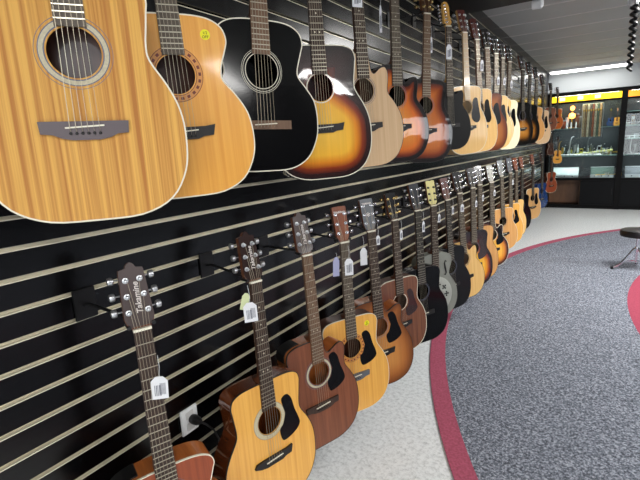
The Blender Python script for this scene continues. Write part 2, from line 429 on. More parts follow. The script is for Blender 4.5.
LOGOS = []
def guitar(name, fit, label, group, top, side, bind=cream, bw=.0028, fb=rosew, ros='dark', guard=None, gm=pg_black, br='belly', brm=ebony,
           head='square', hm=black_gloss, nm=neckw, cut=False, pegs=chrome, logo=None, elec=False, frets=True, dots=True, cat='guitar', reso=False, preamp=False, sticker=None):
    shape, y, z, yaw, roll, pitch, sc = fit[:7]
    if z < -.3 and 2.6 < y < 5.9: sc *= 1.022
    xn = fit[7] if len(fit) > 7 else (.2 if z < 0 else .23)
    Bm = Matrix(((0, -1, 0), (1, 0, 0), (0, 0, 1)))
    M3 = Matrix.Rotation(yaw, 3, 'Z') @ Bm @ Matrix.Rotation(pitch, 3, 'X') @ Matrix(((math.cos(roll), 0, math.sin(roll)), (0, 1, 0), (-math.sin(roll), 0, math.cos(roll))))
    nz = nut_z(shape); N = Vector((WX+xn, y, z+EYE))
    loc = N - M3 @ Vector((0, 0, nz*sc))
    t = empty(name, M=Matrix.Translation(loc) @ M3.to_4x4() @ Matrix.Scale(sc, 4)); tag(t, label, cat, group)
    hz = hole_z(shape); bz = SH[shape]['bz']; hole = not (elec or reso)
    cobj('body', (shape, cut), m_body(shape, cut), side, t, True)
    cobj('soundboard', (shape, cut, hole), m_top(shape, cut, hole), top, t)
    cobj('binding', (shape, cut, bw), m_binding(shape, cut, bw), bind, t)
    if hole:
        for k, (mt, a, b) in enumerate(ring_spec(ros)):
            cobj('rosette', (shape, a, b), lambda: annulus(B(), 0, hz, a, b, -.0005, .0003), mt, t)
        if ros == 'dotted':
            def fn():
                bm = B()
                for k in range(22):
                    a = 2*PI*k/22; c = Vector((math.cos(a)*.0608, hz+math.sin(a)*.0608)); u = Vector((math.cos(a), math.sin(a))); w = Vector((-u[1], u[0]))
                    prism(bm, [tuple(c+u*i*.0034+w*j*.0042) for i, j in ((-1, -1), (1, -1), (1, 1), (-1, 1))], -.0009, 0)
                return bm
            cobj('rosette_inlay', (shape,), fn, rose_red, t)
    f = cobj('fretboard', (shape,), m_fretboard(shape, cut), fb, t)
    for k, zz in enumerate(fret_zs(shape)):
        wf = fb_w(shape, zz)-.0004
        cobj('fret', (shape, k), lambda: box(B(), -wf, wf, -.0074, -.0060, zz-.0011, zz+.0011), fret_m, f)
    if dots:
        fz = lambda q: nz-SCALE*(1-2**(-q/12))
        for k in (3, 5, 7, 9, 12):
            for xd in ((-.009, .009) if k == 12 else (0,)):
                zd = (fz(k)+fz(k-1))/2
                cobj('inlay_dot', (shape, k, xd), lambda: lathe(B(), [(.0032, -.0066), (.0032, -.006)], (xd, 0, zd), 10, 'y'), cream, f)
    cobj('neck', (shape,), m_neck(shape), nm, t, True)
    cobj('nut', (shape,), lambda: box(B(), -.0222, .0222, -.0095, .003, nz-.001, nz+.0055), bone, t)
    hd = cobj('headstock', (shape, head), m_head(shape, head, .0, .016), nm, t)
    if head != 'tele': cobj('face_veneer', (shape, head), m_head(shape, head, -.0012, .0005, .0004), hm, hd)
    for i in range(6):
        cobj('tuning_machine', (shape, head, i), m_peg(shape, head, i), pegs, t, True)
        cobj('string', (shape, head, i), m_string(shape, head, i), string_m, t)
    if reso:
        def cover():
            bm = B(); c = (0, 0, bz+.01)
            lathe(bm, [(.135, 0), (.135, -.004), (.125, -.007), (.06, -.011), (.02, -.013)], c, 40, 'y'); return bm
        cp = cobj('cover_plate', (shape,), cover, plain('cover_plate_grey', S(176, 178, 168), .45, metal=.4), t, True)
        def dia():
            bm = B()
            for k in range(9):
                a = 2*PI*k/9; cx, cz = .082*math.cos(a), bz+.01+.082*math.sin(a)
                for j in range(-1, 2):
                    for q in range(-1, 2):
                        if abs(j)+abs(q) < 2:
                            u = (math.cos(a), math.sin(a)); w = (-u[1], u[0])
                            lathe(bm, [(.0065, -.0112), (.0065, -.009)], (cx+u[0]*j*.014+w[0]*q*.014, 0, cz+u[1]*j*.014+w[1]*q*.014), 8, 'y')
            return bm
        cobj('cover_hole', (shape,), dia, black_satin, cp)
        for sx in (-1, 1):
            def fh():
                bm = B(); x0 = sx*.085; z0 = hz+.055
                tube(bm, [(x0+sx*.012, 0, z0+.045), (x0+sx*.002, 0, z0+.052), (x0-sx*.006, 0, z0+.035), (x0, 0, z0), (x0+sx*.008, 0, z0-.035), (x0, 0, z0-.052), (x0-sx*.012, 0, z0-.045)], [.004, .004, .005, .007, .005, .004, .004], 8)
                return bm
            cobj('f_hole', (shape, sx), fh, black_satin, t)
        cobj('bridge', ('bis', bz), lambda: lathe(B(), [(.028, -.0128), (.028, -.0155)], (0, 0, bz), 20, 'y'), rosew, t)
        cobj('tailpiece', (shape,), lambda: prism(B(), [(-.03, .07), (.03, .07), (.016, .0), (-.016, .0)], -.012, -.009), silver, t)
    else:
        b = cobj('bridge', (br, bz), m_bridge(br, bz), brm, t)
        cobj('saddle', (bz,), m_saddle(bz), bone, b)
        if br != 'plain': cobj('bridge_pins', (bz,), m_pins(bz), black_satin, b)
    if guard: cobj('pickguard', (guard, hz), m_guard(guard, hz), gm, t)
    if preamp:
        ol = outline(shape, cut)
        def pre():
            bm = B(); L = SH[shape]['L']; q = [p for p in ol if p[0] < -.03 and p[1] > L-.065][:]
            q = sorted(q, key=lambda p: p[0])
            q = [p for p in q if -.150 < p[0] < -.062]
            n = len(q)
            a = []
            for i, p in enumerate(q):
                u = Vector((p[0]+.0, p[1]-(L-.10))); u.normalize()
                a.append((p, u))
            V = [[bm.verts.new((p[0]+u[0]*o, yy, p[1]+u[1]*o)) for p, u in a] for yy, o in ((.018, .0), (.018, .004), (.078, .004), (.078, 0.))]
            for j in range(4):
                for i in range(n-1): bm.faces.new([V[j][i], V[j][i+1], V[(j+1)%4][i+1], V[(j+1)%4][i]])
            bm.faces.new([V[j][0] for j in range(4)]); bm.faces.new([V[j][-1] for j in range(4)])
            return bm
        pr = cobj('preamp', (shape, cut), pre, black_satin, t)
        pr['label'] = 'black preamp panel set in the side'
    if sticker:
        sx, sz = sticker
        st = cobj('sticker', (sx, sz), lambda: lathe(B(), [(.013, .0), (.013, -.0012)], (sx, 0, sz), 24, 'y'), sticker_y, t)
        st['label'] = 'round yellow sale sticker'
        Mx = Matrix.Translation((sx, -.0016, sz+.004)) @ Matrix.Rotation(PI/2, 4, 'X')
        text_mesh('sticker_text', '1/2', .010, ink, st, Mx, .0002)
        text_mesh('sticker_text', 'OFF', .010, ink, st, Matrix.Translation((sx, -.0016, sz-.006)) @ Matrix.Rotation(PI/2, 4, 'X'), .0002)
    if logo:
        sh = .19; base = Matrix.Translation((0, -.0022, nz)) @ Matrix.Rotation(PI/2-math.atan(sh), 4, 'X')
        if logo[1] == 'v':
            Mx = base @ Matrix.Translation((.004, .082, 0)) @ Matrix.Rotation(PI/2, 4, 'Z')
        else:
            Mx = base @ Matrix.Translation((0, .138 if len(logo) < 4 else logo[3], 0))
        text_mesh('logo', logo[0], logo[2], logo_w, hd, Mx)
        if len(logo) > 4:   # tuning fork emblem
            text_mesh('emblem', '*', .05, logo_w, hd, base @ Matrix.Translation((0, .075, 0)))
    t['_nut'] = list(N)
    return t, N, M3

# materials of the individual instruments
spruce = wood('spruce', S(232, 176, 84), S(214, 152, 64), 110, 1.2, .35, .35)
spruce2 = wood('spruce_pale', S(236, 194, 122), S(222, 172, 96), 110, 1.2, .35, .35)
spruce_far = wood('spruce_honey', S(216, 162, 96), S(198, 140, 76), 110, 1.2, .35, .3)
spruce_amber = wood('spruce_amber', S(236, 172, 74), S(222, 150, 54), 110, 1.2, .35, .3)
cedar_striped = wood('striped_golden_top', S(224, 170, 78), S(178, 112, 38), 105, .9, .6, .0, .36, .60)
matte_pale = wood('matte_pale_spruce', S(216, 184, 144), S(202, 166, 124), 120, 1.2, .6, 0)
mahog = wood('mahogany', S(132, 76, 48), S(104, 56, 34), 90, 3, .45, .1)
mahog_red = wood('mahogany_red', S(150, 70, 34), S(128, 54, 24), 90, 3, .45, .1)
mahog_dk = wood('mahogany_dark', S(84, 42, 24), S(52, 25, 14), 60, 3, .4, .3)
mahog_side = wood('mahogany_side_gloss', S(118, 60, 28), S(74, 34, 16), 40, 3, .12, 1)
amber_side = wood('amber_side', S(190, 110, 50), S(150, 80, 36), 40, 3, .3, .6)
walnut_mid = wood('brown_gloss', S(126, 76, 46), S(96, 54, 32), 90, 3, .25, .8)
cream_top = wood('cream_top', S(240, 232, 196), S(232, 220, 180), 100, 1, .25, .8)
blackm = plain('black_top', S(4, 4, 5), .12, coat=.08, spec=.25)
blacks = plain('black_matte_top', S(7, 7, 8), .45, coat=.0, spec=.2)
dark_green_black = plain('dark_side', S(20, 24, 24), .25, coat=.6)
grey_metal = plain('grey_steel_body', S(146, 148, 138), .42, metal=.35, noise=.08, nscale=12)
blue_top = plain('blue_top', S(24, 54, 104), .25, coat=1)
greydoff = plain('charcoal_top', S(16, 16, 17), .3, coat=.1, spec=.2)
b_tob = burst('tobacco_burst', [(0, S(18, 5, 5)), (.10, S(46, 10, 8)), (.20, S(140, 50, 12)), (.31, S(224, 134, 26)), (.45, S(246, 184, 56)), (1, S(250, 200, 80))], attr='edge_low')
b_org = burst('orange_burst', [(0, S(10, 6, 6)), (.09, S(26, 9, 7)), (.17, S(130, 48, 14)), (.30, S(222, 112, 28)), (.6, S(236, 146, 50)), (1, S(240, 156, 60))])
b_red = burst('red_brown_burst', [(0, S(8, 6, 6)), (.10, S(26, 9, 7)), (.22, S(136, 54, 18)), (.42, S(206, 112, 46)), (1, S(222, 136, 66))])
b_brown = burst('brown_burst', [(0, S(84, 36, 16)), (.15, S(128, 62, 24)), (.35, S(172, 100, 44)), (.7, S(196, 128, 62)), (1, S(204, 140, 74))])
b_amb = burst('amber_burst', [(0, S(104, 56, 22)), (.12, S(140, 80, 34)), (.3, S(176, 108, 50)), (.6, S(200, 134, 66)), (1, S(206, 142, 74))])
b_dark = burst('dark_burst', [(0, S(10, 12, 12)), (.2, S(20, 18, 14)), (.36, S(84, 50, 18)), (.55, S(160, 104, 40)), (1, S(190, 136, 66))], attr='edge_low')
b_yel = burst('yellow_burst', [(0, S(40, 18, 10)), (.12, S(90, 40, 16)), (.24, S(206, 120, 34)), (.45, S(240, 176, 60)), (1, S(248, 196, 84))], attr='edge_low')
head_red = wood('red_headstock', S(98, 36, 26), S(70, 24, 18), 60, 3, .4, .2)
head_tan = wood('brown_headstock', S(140, 72, 34), S(106, 50, 24), 60, 3, .45, .1)
head_grey = plain('grey_headstock', S(88, 92, 98), .35, coat=.4)
head_dk = plain('dark_headstock', S(70, 56, 54), .35, coat=.4)
head_yel = plain('cream_headstock', S(232, 222, 150), .35, coat=.3)
gold = plain('gold_tuner', S(206, 180, 120), .25, metal=.9)

T_ = 'guitars hanging in the upper row'; L_ = 'guitars hanging in the lower row'
SHORT = {}
def G(name, fit, short, label, group, **k):
    r = guitar(name, fit, label, group, **k); SHORT[name+str(len(SHORT))] = short
    RES.append((short, r[1], r[2], fit, r[0])); return r
RES = []
# ---- upper row
G('acoustic_guitar', ('dread', .573, .772, -.601, .001, -.017, 1.071), 'striped golden guitar', 'large golden guitar with streaky grain and grey winged bridge, nearest in the upper row', T_,
  top=cedar_striped, side=mahog_dk, ros='double', br='wing', brm=plain('grey_brown_bridge', S(88, 76, 80), .45), fb=greyfb, dots=False)
G('acoustic_guitar', ('om', .816, .724, -.524, -.033, -.01, 1.012), 'honey guitar with yellow sticker in upper row', 'honey coloured acoustic guitar with round yellow sticker, between striped golden and black guitars', T_,
  top=spruce_amber, side=mahog_dk, ros='dotted', br='angular', brm=ebony, fb=greyfb, sticker=(.088, .415), dots=False)
G('classical_guitar', ('parlor', 1.206, .798, -.525, .018, -.011, 1.085), 'glossy black guitar with white rim', 'glossy black guitar with white rim, white soundhole rings and brown bridge, upper row', T_,
  top=blackm, side=blackm, ros='white', br='plain', brm=rosew2, fb=rosew2, dots=False)
G('acoustic_guitar', ('dread', 1.519, .763, -.672, -.027, -.013, 1.043), 'dark red and yellow sunburst guitar', 'dark red to yellow sunburst guitar with white soundhole ring, right of the glossy black guitar', T_,
  top=b_tob, side=plain('dark_red_side', S(44, 12, 12), .12, coat=1), ros='pale', br='angular', brm=ebony, fb=rosew)
G('cutaway_guitar', ('om', 1.861, .801, -.521, -.049, -.015, 1.085), 'matte pale cutaway guitar', 'matte pale cutaway guitar with dark neck and white tag, right of the dark red sunburst', T_,
  top=matte_pale, side=mahog_dk, bind=dkbind, bw=.0012, ros='dark', br='belly', brm=ebony, fb=rosew, cut=True)
G('cutaway_guitar', ('om', 2.279, .801, -.541, -.014, -.011, 1.079), 'orange burst cutaway guitar', 'orange sunburst cutaway guitar with dark rim and white-edged dark neck, upper row', T_,
  top=b_org, side=blackm, bind=dkbind, bw=.002, ros='dark', br='belly', brm=ebony, fb=greyfb, cut=True)
G('acoustic_guitar', ('dread', 2.764, .751, -.62, .03, -.022, 1.025), 'red brown burst guitar with light neck', 'glossy red brown burst dreadnought with black rim beside the black thin-bodied guitar', T_,
  top=b_red, side=blackm, bind=dkbind, bw=.003, ros='dark', br='belly', fb=rosew2, hm=plain('dark_amber_headstock', S(70, 44, 26), .3, coat=.5), pegs=gold)
G('electric_acoustic_guitar', ('om', 3.18, .759, -.567, -.024, -.013, .982), 'black cutaway with one-sided cream headstock', 'black cutaway guitar with a one-sided cream headstock and brown fretboard', T_,
  top=blacks, side=blacks, bind=dkbind, bw=.0015, elec=True, ros='none', br='plain', fb=rosew, head='tele', nm=wood('yellow_maple', S(230, 178, 92), S(212, 156, 72), 70, 2, .35, .5), cut=True)
G('acoustic_guitar', ('dread', 3.576, .788, -.506, -.057, -.019, 1.046), 'natural guitar with dark teardrop pickguard and pale neck', 'natural spruce guitar with black teardrop pickguard, pale neck and red headstock', T_,
  top=spruce2, side=necklight, ros='dark', guard='teardrop', fb=maple_fb, hm=head_red, nm=necklight, pegs=silver)
G('acoustic_guitar', ('dread', 3.935, .797, -.453, -.079, -.025, 1.053), 'natural guitar with tan neck next along', 'natural spruce guitar with tan neck and white tag, second natural one beyond the black cutaway', T_,
  top=spruce2, side=mahog, ros='dark', guard='teardrop', fb=rosew2, hm=head_red, nm=neckw)
G('acoustic_guitar', ('dread', 4.29, .786, -.649, -.051, -.017, 1.047), 'brown burst guitar with dark pickguard in upper row', 'brown sunburst guitar with dark pickguard hanging just left of the pale cream guitar group', T_,
  top=b_brown, side=mahog_dk, bind=dkbind, ros='dark', guard='teardrop', fb=rosew2)
G('acoustic_guitar', ('dread', 4.646, .79, -.596, -.032, -.014, 1.04), 'mostly hidden natural guitar', 'natural guitar mostly hidden behind the brown sunburst guitar, upper row', T_,
  top=spruce2, side=mahog, ros='dark', guard='teardrop', fb=greyfb)
G('acoustic_guitar', ('om', 4.966, .793, -.499, .003, -.008, 1.03), 'small natural guitar before the cream one', 'small natural guitar with black pickguard directly left of the cream guitar', T_,
  top=spruce2, side=mahog, ros='dark', guard='teardrop', fb=greyfb)
G('acoustic_guitar', ('dread', 5.312, .801, -.482, .007, -.007, 1.07), 'cream white guitar', 'pale cream white guitar with black pickguard, upper row', T_,
  top=cream_top, side=cream_top, ros='dark', guard='teardrop', fb=greyfb)
G('acoustic_guitar', ('dread', 6.139, .815, -.46, -.037, -.016, 1.06), 'first black-rimmed burst guitar', 'black-rimmed sunburst guitar with round soundhole, first beyond the cream guitar', T_,
  top=b_dark, side=dark_green_black, bind=dkbind, ros='dark', fb=ebony)
G('acoustic_guitar', ('dread', 6.70, .815, -.56, -.018, -.012, 1.05), 'second black-rimmed burst guitar', 'black-rimmed amber burst guitar, second beyond the cream guitar', T_,
  top=b_dark, side=blackm, bind=dkbind, ros='dark', fb=ebony)
G('acoustic_guitar', ('om', 7.3, .82, -.56, -.018, -.012, 1.05), 'amber guitar in the far upper row', 'narrow amber guitar showing beside the second black-rimmed burst guitar', T_,
  top=spruce_far, side=mahog, ros='dark', fb=ebony)
G('acoustic_guitar', ('dread', 8.05, .80, -.50, -.03, -.012, 1.06), 'pale tan guitar at the far end of upper row', 'pale tan guitar with black pickguard, last full-size one of the upper row', T_,
  top=matte_pale, side=mahog, ros='dark', guard='teardrop', fb=ebony)
uk = .62
def small(fit, short, label, **k):
    return G('ukulele', fit, short, label, 'ukuleles at the far end of the wall', cat='ukulele', dots=False, **k)
small(('classical', 9.1, .80, -.75, .0, -.01, .84), 'brown small guitar near the far end', 'reddish brown small guitar hanging last but one in the upper row', top=mahog, side=mahog_dk, ros='dark', fb=rosew)
small(('classical', 9.95, .80, -.80, .0, -.01, .80, .26), 'orange small guitar near the far end', 'bright orange brown small guitar hanging last in the upper row', top=wood('orange_wood', S(206, 110, 48), S(170, 84, 34), 80, 2, .3, .6), side=mahog_dk, ros='dark', fb=rosew)
small(('classical', 10.1, -.08, -.85, .0, -.01, .54, .30), 'little yellow ukulele below the orange one', 'little yellow ukulele hanging in front of the glass cabinet, between the rows', top=spruce_amber, side=mahog, ros='dark', fb=rosew)
small(('classical', 9.55, .04, -.6, .0, -.01, .45), 'little brown ukulele by the yellow one', 'little dark brown ukulele hanging left of the little yellow ukulele', top=mahog_dk, side=mahog_dk, ros='dark', fb=rosew)
# ---- lower row
tk = ('Takamine', 'v', .021)
G('acoustic_guitar', ('small', .660, -.445, -.403, -.022, -.001, 1.04), 'reddish mahogany guitar nearest in lower row', 'reddish mahogany guitar with grey peaked headstock and white tag, nearest in the lower row', L_,
  top=mahog_red, side=amber_side, bw=.0019, ros='dark', fb=rosew, head='peak', hm=head_dk, logo=tk, pegs=silver, preamp=True, br='wing', dots=False)
G('acoustic_guitar', ('dread', 1.113, -.443, -.26, .002, -.045, 1.034), 'natural guitar with glossy brown side', 'natural spruce dreadnought with black pickguard, light ringed soundhole and glossy brown sides, lower row', L_,
  top=spruce, side=mahog_side, ros='wide', guard='std', br='angular', fb=rosew, head='peak', hm=plain('deep_brown_headstock', S(40, 20, 16), .55, spec=.2), bind=dkbind, bw=.0018, logo=tk, pegs=silver)
G('cutaway_guitar', ('dread', 1.432, -.421, -.379, -.041, -.022, 1.028), 'all-brown mahogany cutaway guitar', 'all-brown mahogany cutaway guitar with black pickguard and preamp, lower row', L_,
  top=mahog, side=amber_side, ros='double', guard='std', br='wing', brm=rosew, fb=rosew2, head='peak', hm=head_dk, cut=True, bind=dkbind, bw=.0018, logo=tk, pegs=silver, preamp=True)
G('acoustic_guitar', ('dread', 1.737, -.43, -.535, -.035, -.012, 1.034), 'natural lower guitar with yellow sticker', 'natural guitar with yellow sticker, dotted soundhole ring and brown headstock, lower row', L_,
  top=spruce, side=mahog_dk, ros='dotted', guard='std', br='wing', brm=head_grey, fb=greyfb, head='square', bw=.0014, hm=head_tan, logo=('Washburn', 'h', .014), sticker=(.088, .440))
G('cutaway_guitar', ('dread', 2.015, -.429, -.60, -.061, -.006, 1.04), 'amber cutaway with grey headstock', 'amber brown cutaway guitar with large black pickguard and grey headstock', L_,
  top=b_amb, side=amber_side, bind=dkbind, bw=.0015, ros='dark', guard='std', br='angular', fb=rosew, head='square', hm=head_grey, cut=True, logo=('YAMAHA', 'h', .0125, .14, 1))
G('acoustic_guitar', ('dread', 2.315, -.419, -.50, -.05, -.02, .965), 'dark brown guitar with cream rim', 'dark brown glossy guitar with cream rim and brown pickguard, left of the black acoustic', L_,
  top=walnut_mid, side=mahog_dk, ros='pale', guard='std', gm=pg_brown, fb=rosew, head='square', pegs=gold)
G('acoustic_guitar', ('dread', 2.675, -.416, -.546, -.049, -.017, 1.037), 'glossy black acoustic in lower row', 'glossy black acoustic guitar left of the grey metal resonator, lower row', L_,
  top=blackm, side=blackm, bind=dkbind, bw=.0015, ros='dark', br='plain', brm=ebony, fb=ebony, head='square', hm=plain('dark_grey_headstock', S(44, 46, 52), .3, coat=.5))
G('resonator_guitar', ('classical', 2.976, -.425, -.586, -.035, -.012, .985), 'grey metal resonator guitar', 'grey metal resonator guitar with f-holes, round cover plate and pale yellow headstock', L_,
  top=grey_metal, side=grey_metal, bind=grey_metal, bw=.0015, reso=True, ros='none', fb=rosew, head='slot', hm=head_yel, pegs=black_satin)
G('acoustic_guitar', ('dread', 3.293, -.424, -.49, -.067, -.019, 1.004), 'charcoal black guitar beyond the resonator', 'charcoal black guitar with red headstock, directly right of the resonator', L_,
  top=greydoff, side=blackm, bind=dkbind, bw=.0015, ros='dark', fb=ebony, head='square', hm=head_red)
G('cutaway_guitar', ('om', 3.614, -.41, -.589, -.081, -.024, 1.06), 'pale natural cutaway guitar in lower row', 'pale natural cutaway guitar right of the charcoal black guitar, lower row', L_,
  top=spruce2, side=mahog, bind=dkbind, bw=.0015, ros='dark', fb=greyfb, head='square', cut=True)
G('acoustic_guitar', ('dread', 4.022, -.407, -.609, -.037, -.017, 1.05), 'dark red burst guitar in lower row', 'dark red sunburst guitar with brown pickguard, right of the pale natural cutaway', L_,
  top=b_tob, side=plain('dark_red_side', S(44, 12, 12), .12, coat=1), bind=dkbind, guard='std', gm=pg_brown, fb=greyfb, head='crown')
G('acoustic_guitar', ('dread', 4.272, -.404, -.607, -.036, -.016, 1.06), 'honey guitar behind the dark red burst', 'honey coloured guitar just beyond the dark red sunburst guitar, lower row', L_,
  top=spruce_far, side=mahog, bind=dkbind, bw=.0015, ros='dark', fb=greyfb, head='crown')
G('cutaway_guitar', ('om', 4.751, -.422, -.644, -.05, -.018, 1.055), 'yellow burst cutaway guitar', 'yellow sunburst cutaway guitar with black pickguard and white headstock, lower row', L_,
  top=b_yel, side=mahog_dk, guard='std', ros='pale', fb=greyfb, head='square', hm=plain('pale_headstock', S(186, 186, 178), .5), cut=True)
G('acoustic_guitar', ('dread', 5.25, -.396, -.65, -.068, -.017, .98), 'honey guitar with pale headstock', 'honey natural guitar with silvery headstock, first beyond the yellow sunburst cutaway', L_,
  top=spruce_far, side=blackm, ros='dark', fb=greyfb, head='slot', hm=plain('silvery_headstock', S(132, 136, 136), .5))
G('acoustic_guitar', ('dread', 5.763, -.399, -.60, -.043, -.017, 1.01), 'natural guitar with grey slotted-looking headstock', 'natural guitar with black pickguard and grey headstock, second beyond the yellow sunburst', L_,
  top=spruce, side=mahog, ros='dark', guard='std', fb=greyfb, head='slot', hm=head_grey)
G('acoustic_guitar', ('dread', 6.16, -.40, -.50, -.03, -.017, 1.03), 'light natural guitar with black sides', 'light yellow natural guitar with black sides and brown headstock, far lower row', L_,
  top=spruce2, side=blackm, bind=dkbind, ros='dark', fb=greyfb, head='square', hm=head_tan)
G('acoustic_guitar', ('dread', 6.6, -.40, -.50, -.03, -.017, 1.0), 'black guitar far along the lower row', 'black guitar squeezed between two light natural guitars at the far lower row', L_,
  top=blackm, side=blackm, bind=dkbind, ros='dark', fb=ebony, head='square', hm=head_tan)
G('acoustic_guitar', ('dread', 7.6, -.405, -.50, -.03, -.017, 1.0), 'tan guitar at the far end', 'tan guitar with black pickguard, last natural one of the lower row before the blue guitar', L_,
  top=wood('tan_top', S(206, 160, 100), S(186, 140, 84), 100, 1.2, .35, .4), side=blackm, ros='dark', guard='teardrop', fb=ebony, head='square', hm=head_tan)
G('acoustic_guitar', ('om', 8.7, -.42, -.45, -.02, -.012, .98), 'blue guitar at the end of the lower row', 'dark blue guitar near the far end of the lower row', L_,
  top=blue_top, side=blue_top, bind=dkbind, ros='dark', fb=ebony)
G('acoustic_guitar', ('classical', 9.75, -.38, -.60, -.02, -.012, .84, .24), 'small red brown guitar at the far end', 'small red brown guitar right of the dark blue guitar at the end of the wall', L_,
  top=mahog_red, side=mahog_dk, ros='dark', fb=rosew)

# ------------------------------------------------------------------ guitar hangers on the wall, one per guitar
def m_hanger():
    bm = B(); return bm
hp = box(B(), 0, .006, -.03, .03, -.05, .05, .002)
hplate = None
for k, (short, N, M3, fit, gobj) in enumerate(RES):
    sc = fit[6]
    top = N + M3 @ Vector((0, .012*sc, .012*sc))
    zc = round((top.z-.02-(EYE-.2028))/.0762)*.0762+(EYE-.2028)+.038
    h = empty('guitar_hanger', (WX, N.y-.035, zc))
    tag(h, 'black wall hanger holding the ' + short, 'hanger', 'wall hangers for guitars')
    a = M3 @ Vector((1, 0, 0))
    cobj('wall_plate', ('hg',), lambda: box(B(), .0005, .007, -.032, .032, -.042, .046, .002), black_metal, h)
    L = (top.x-WX)
    back = M3 @ Vector((0, .030*sc, 0))
    e = Vector((top.x-WX, top.y-N.y+.035, top.z-zc)) + back
    tube_b = tube(B(), [(.006, 0, 0), (.03, 0, .004), tuple(e+Vector((-.012, 0, 0)))], .0048, 8)
    obj('arm', tube_b, black_metal, h, True)
    yk = B(); w = .030*sc; fr = M3 @ Vector((0, -.052*sc, 0)); up = Vector((0, 0, .006))
    tube(yk, [tuple(e-a*w+fr*.9), tuple(e-a*w+fr*.2), tuple(e-a*w*.6), tuple(e+a*w*.6), tuple(e+a*w+fr*.2), tuple(e+a*w+fr*.9)], .0055, 8)
    obj('yoke', yk, black_satin, h, True)
# two empty-looking spare hooks seen between the nearest lower guitars
# ------------------------------------------------------------------ price tags
def price_tag(P, yaw, tilt, who, w=.030, h=.058, mat=tag_white, where='hanging on the neck of the ', col='white', cord=.06, printed=True):
    t = empty('price_tag', M=Matrix.Translation(P) @ Matrix.Rotation(yaw, 4, 'Z') @ Matrix.Rotation(PI/2, 4, 'Z') @ Matrix.Rotation(tilt, 4, 'Y'))
    tag(t, col+' price tag '+where+who, 'price tag', 'price tags')
    pts = [(-w/2, 0), (w/2, 0), (w/2, h*.8), (w*.22, h), (-w*.22, h), (-w/2, h*.8)]
    c = cobj('card', ('tag', w, h), lambda: prism(B(), pts, 0, .0012), mat, t)
    if printed:
        def pr():
            bm = B()
            for i in range(5): box(bm, -w*.30+i*w*.09, -w*.26+i*w*.09+.0006*(i % 2), -.0004, .0001, h*.15, h*.62)
            for i in range(6): box(bm, w*.02+i*w*.06, w*.05+i*w*.06, -.0004, .0001, h*.2, h*.7)
            return bm
        cobj('print', ('tagp', w, h), pr, tag_print, c)
    if cord: cobj('cord', ('cord', cord, h), lambda: tube(B(), [(0, .0005, h*.9), (.003, .001, h+cord*.5), (.0, .004, h+cord)], .0008, 5), vinyl_white, t)
    return t
def on(i, zl, xl=0, yl=-.016, **k):
    """tag hung in front of / beside the neck of instrument i, zl metres below its nut"""
    short, N, M3, fit, gobj = RES[i]
    P = N + M3 @ Vector((xl, yl, -zl))*fit[6]
    price_tag(P, k.pop('yaw', fit[3]), k.pop('tilt', 0.), short, **k)

# ------------------------------------------------------------------ room
def struct(name, bm, mat, smooth=False):
    o = obj(name, bm, mat, None, smooth); o['kind'] = 'structure'; return o
def objmat(name, fn):
    m, nt, p = newmat(name); fn(nt, p); return m
# slatted wall: boards with T grooves, cut as one profile and run along the room
P = .0762
g0 = EYE-.2028          # a groove centre
GH = .0135
zs = [g0+P*k for k in range(-17, 20)]
zs = [z for z in zs if .05 < z < CEIL-.12]
prof = [(0, 0.)]
for z in zs: prof += [(0, z-GH/2), (-.020, z-GH/2), (-.020, z+GH/2), (0, z+GH/2)]
prof += [(0, CEIL)]
Y0, Y1 = -3.0, 10.3
bm = B()
A = [bm.verts.new((WX+x, Y0, z)) for x, z in prof]; Bv = [bm.verts.new((WX+x, Y1, z)) for x, z in prof]
for k in range(len(prof)-1): bm.faces.new([A[k], A[k+1], Bv[k+1], Bv[k]])
a2 = [bm.verts.new((WX-.05, y, z)) for y, z in ((Y0, 0), (Y0, CEIL), (Y1, CEIL), (Y1, 0))]
bm.faces.new(a2)
bm.faces.new(Bv+[a2[2], a2[3]])
struct('wall_left', bm, black_board)
for k, z in enumerate(zs):      # one metal channel per groove
    bm = B(); t = .0012
    q = [(-.0198, z-GH/2+.0002), (.0008, z-GH/2+.0002), (.0008, z-GH/2+.0030), (-.0005, z-GH/2+.0030), (-.0005, z-GH/2+t), (-.0185, z-GH/2+t), (-.0185, z+GH*.22), (-.0198, z+GH*.22)]
    v0 = [bm.verts.new((WX+x, Y0, zz)) for x, zz in q]; v1 = [bm.verts.new((WX+x, Y1, zz)) for x, zz in q]
    n = len(q)
    for i in range(n): bm.faces.new([v0[i], v0[(i+1)%n], v1[(i+1)%n], v1[i]])
    bm.faces.new(v0[::-1]); bm.faces.new(v1)
    struct('trim_%d' % (k+1), bm, groove_metal)
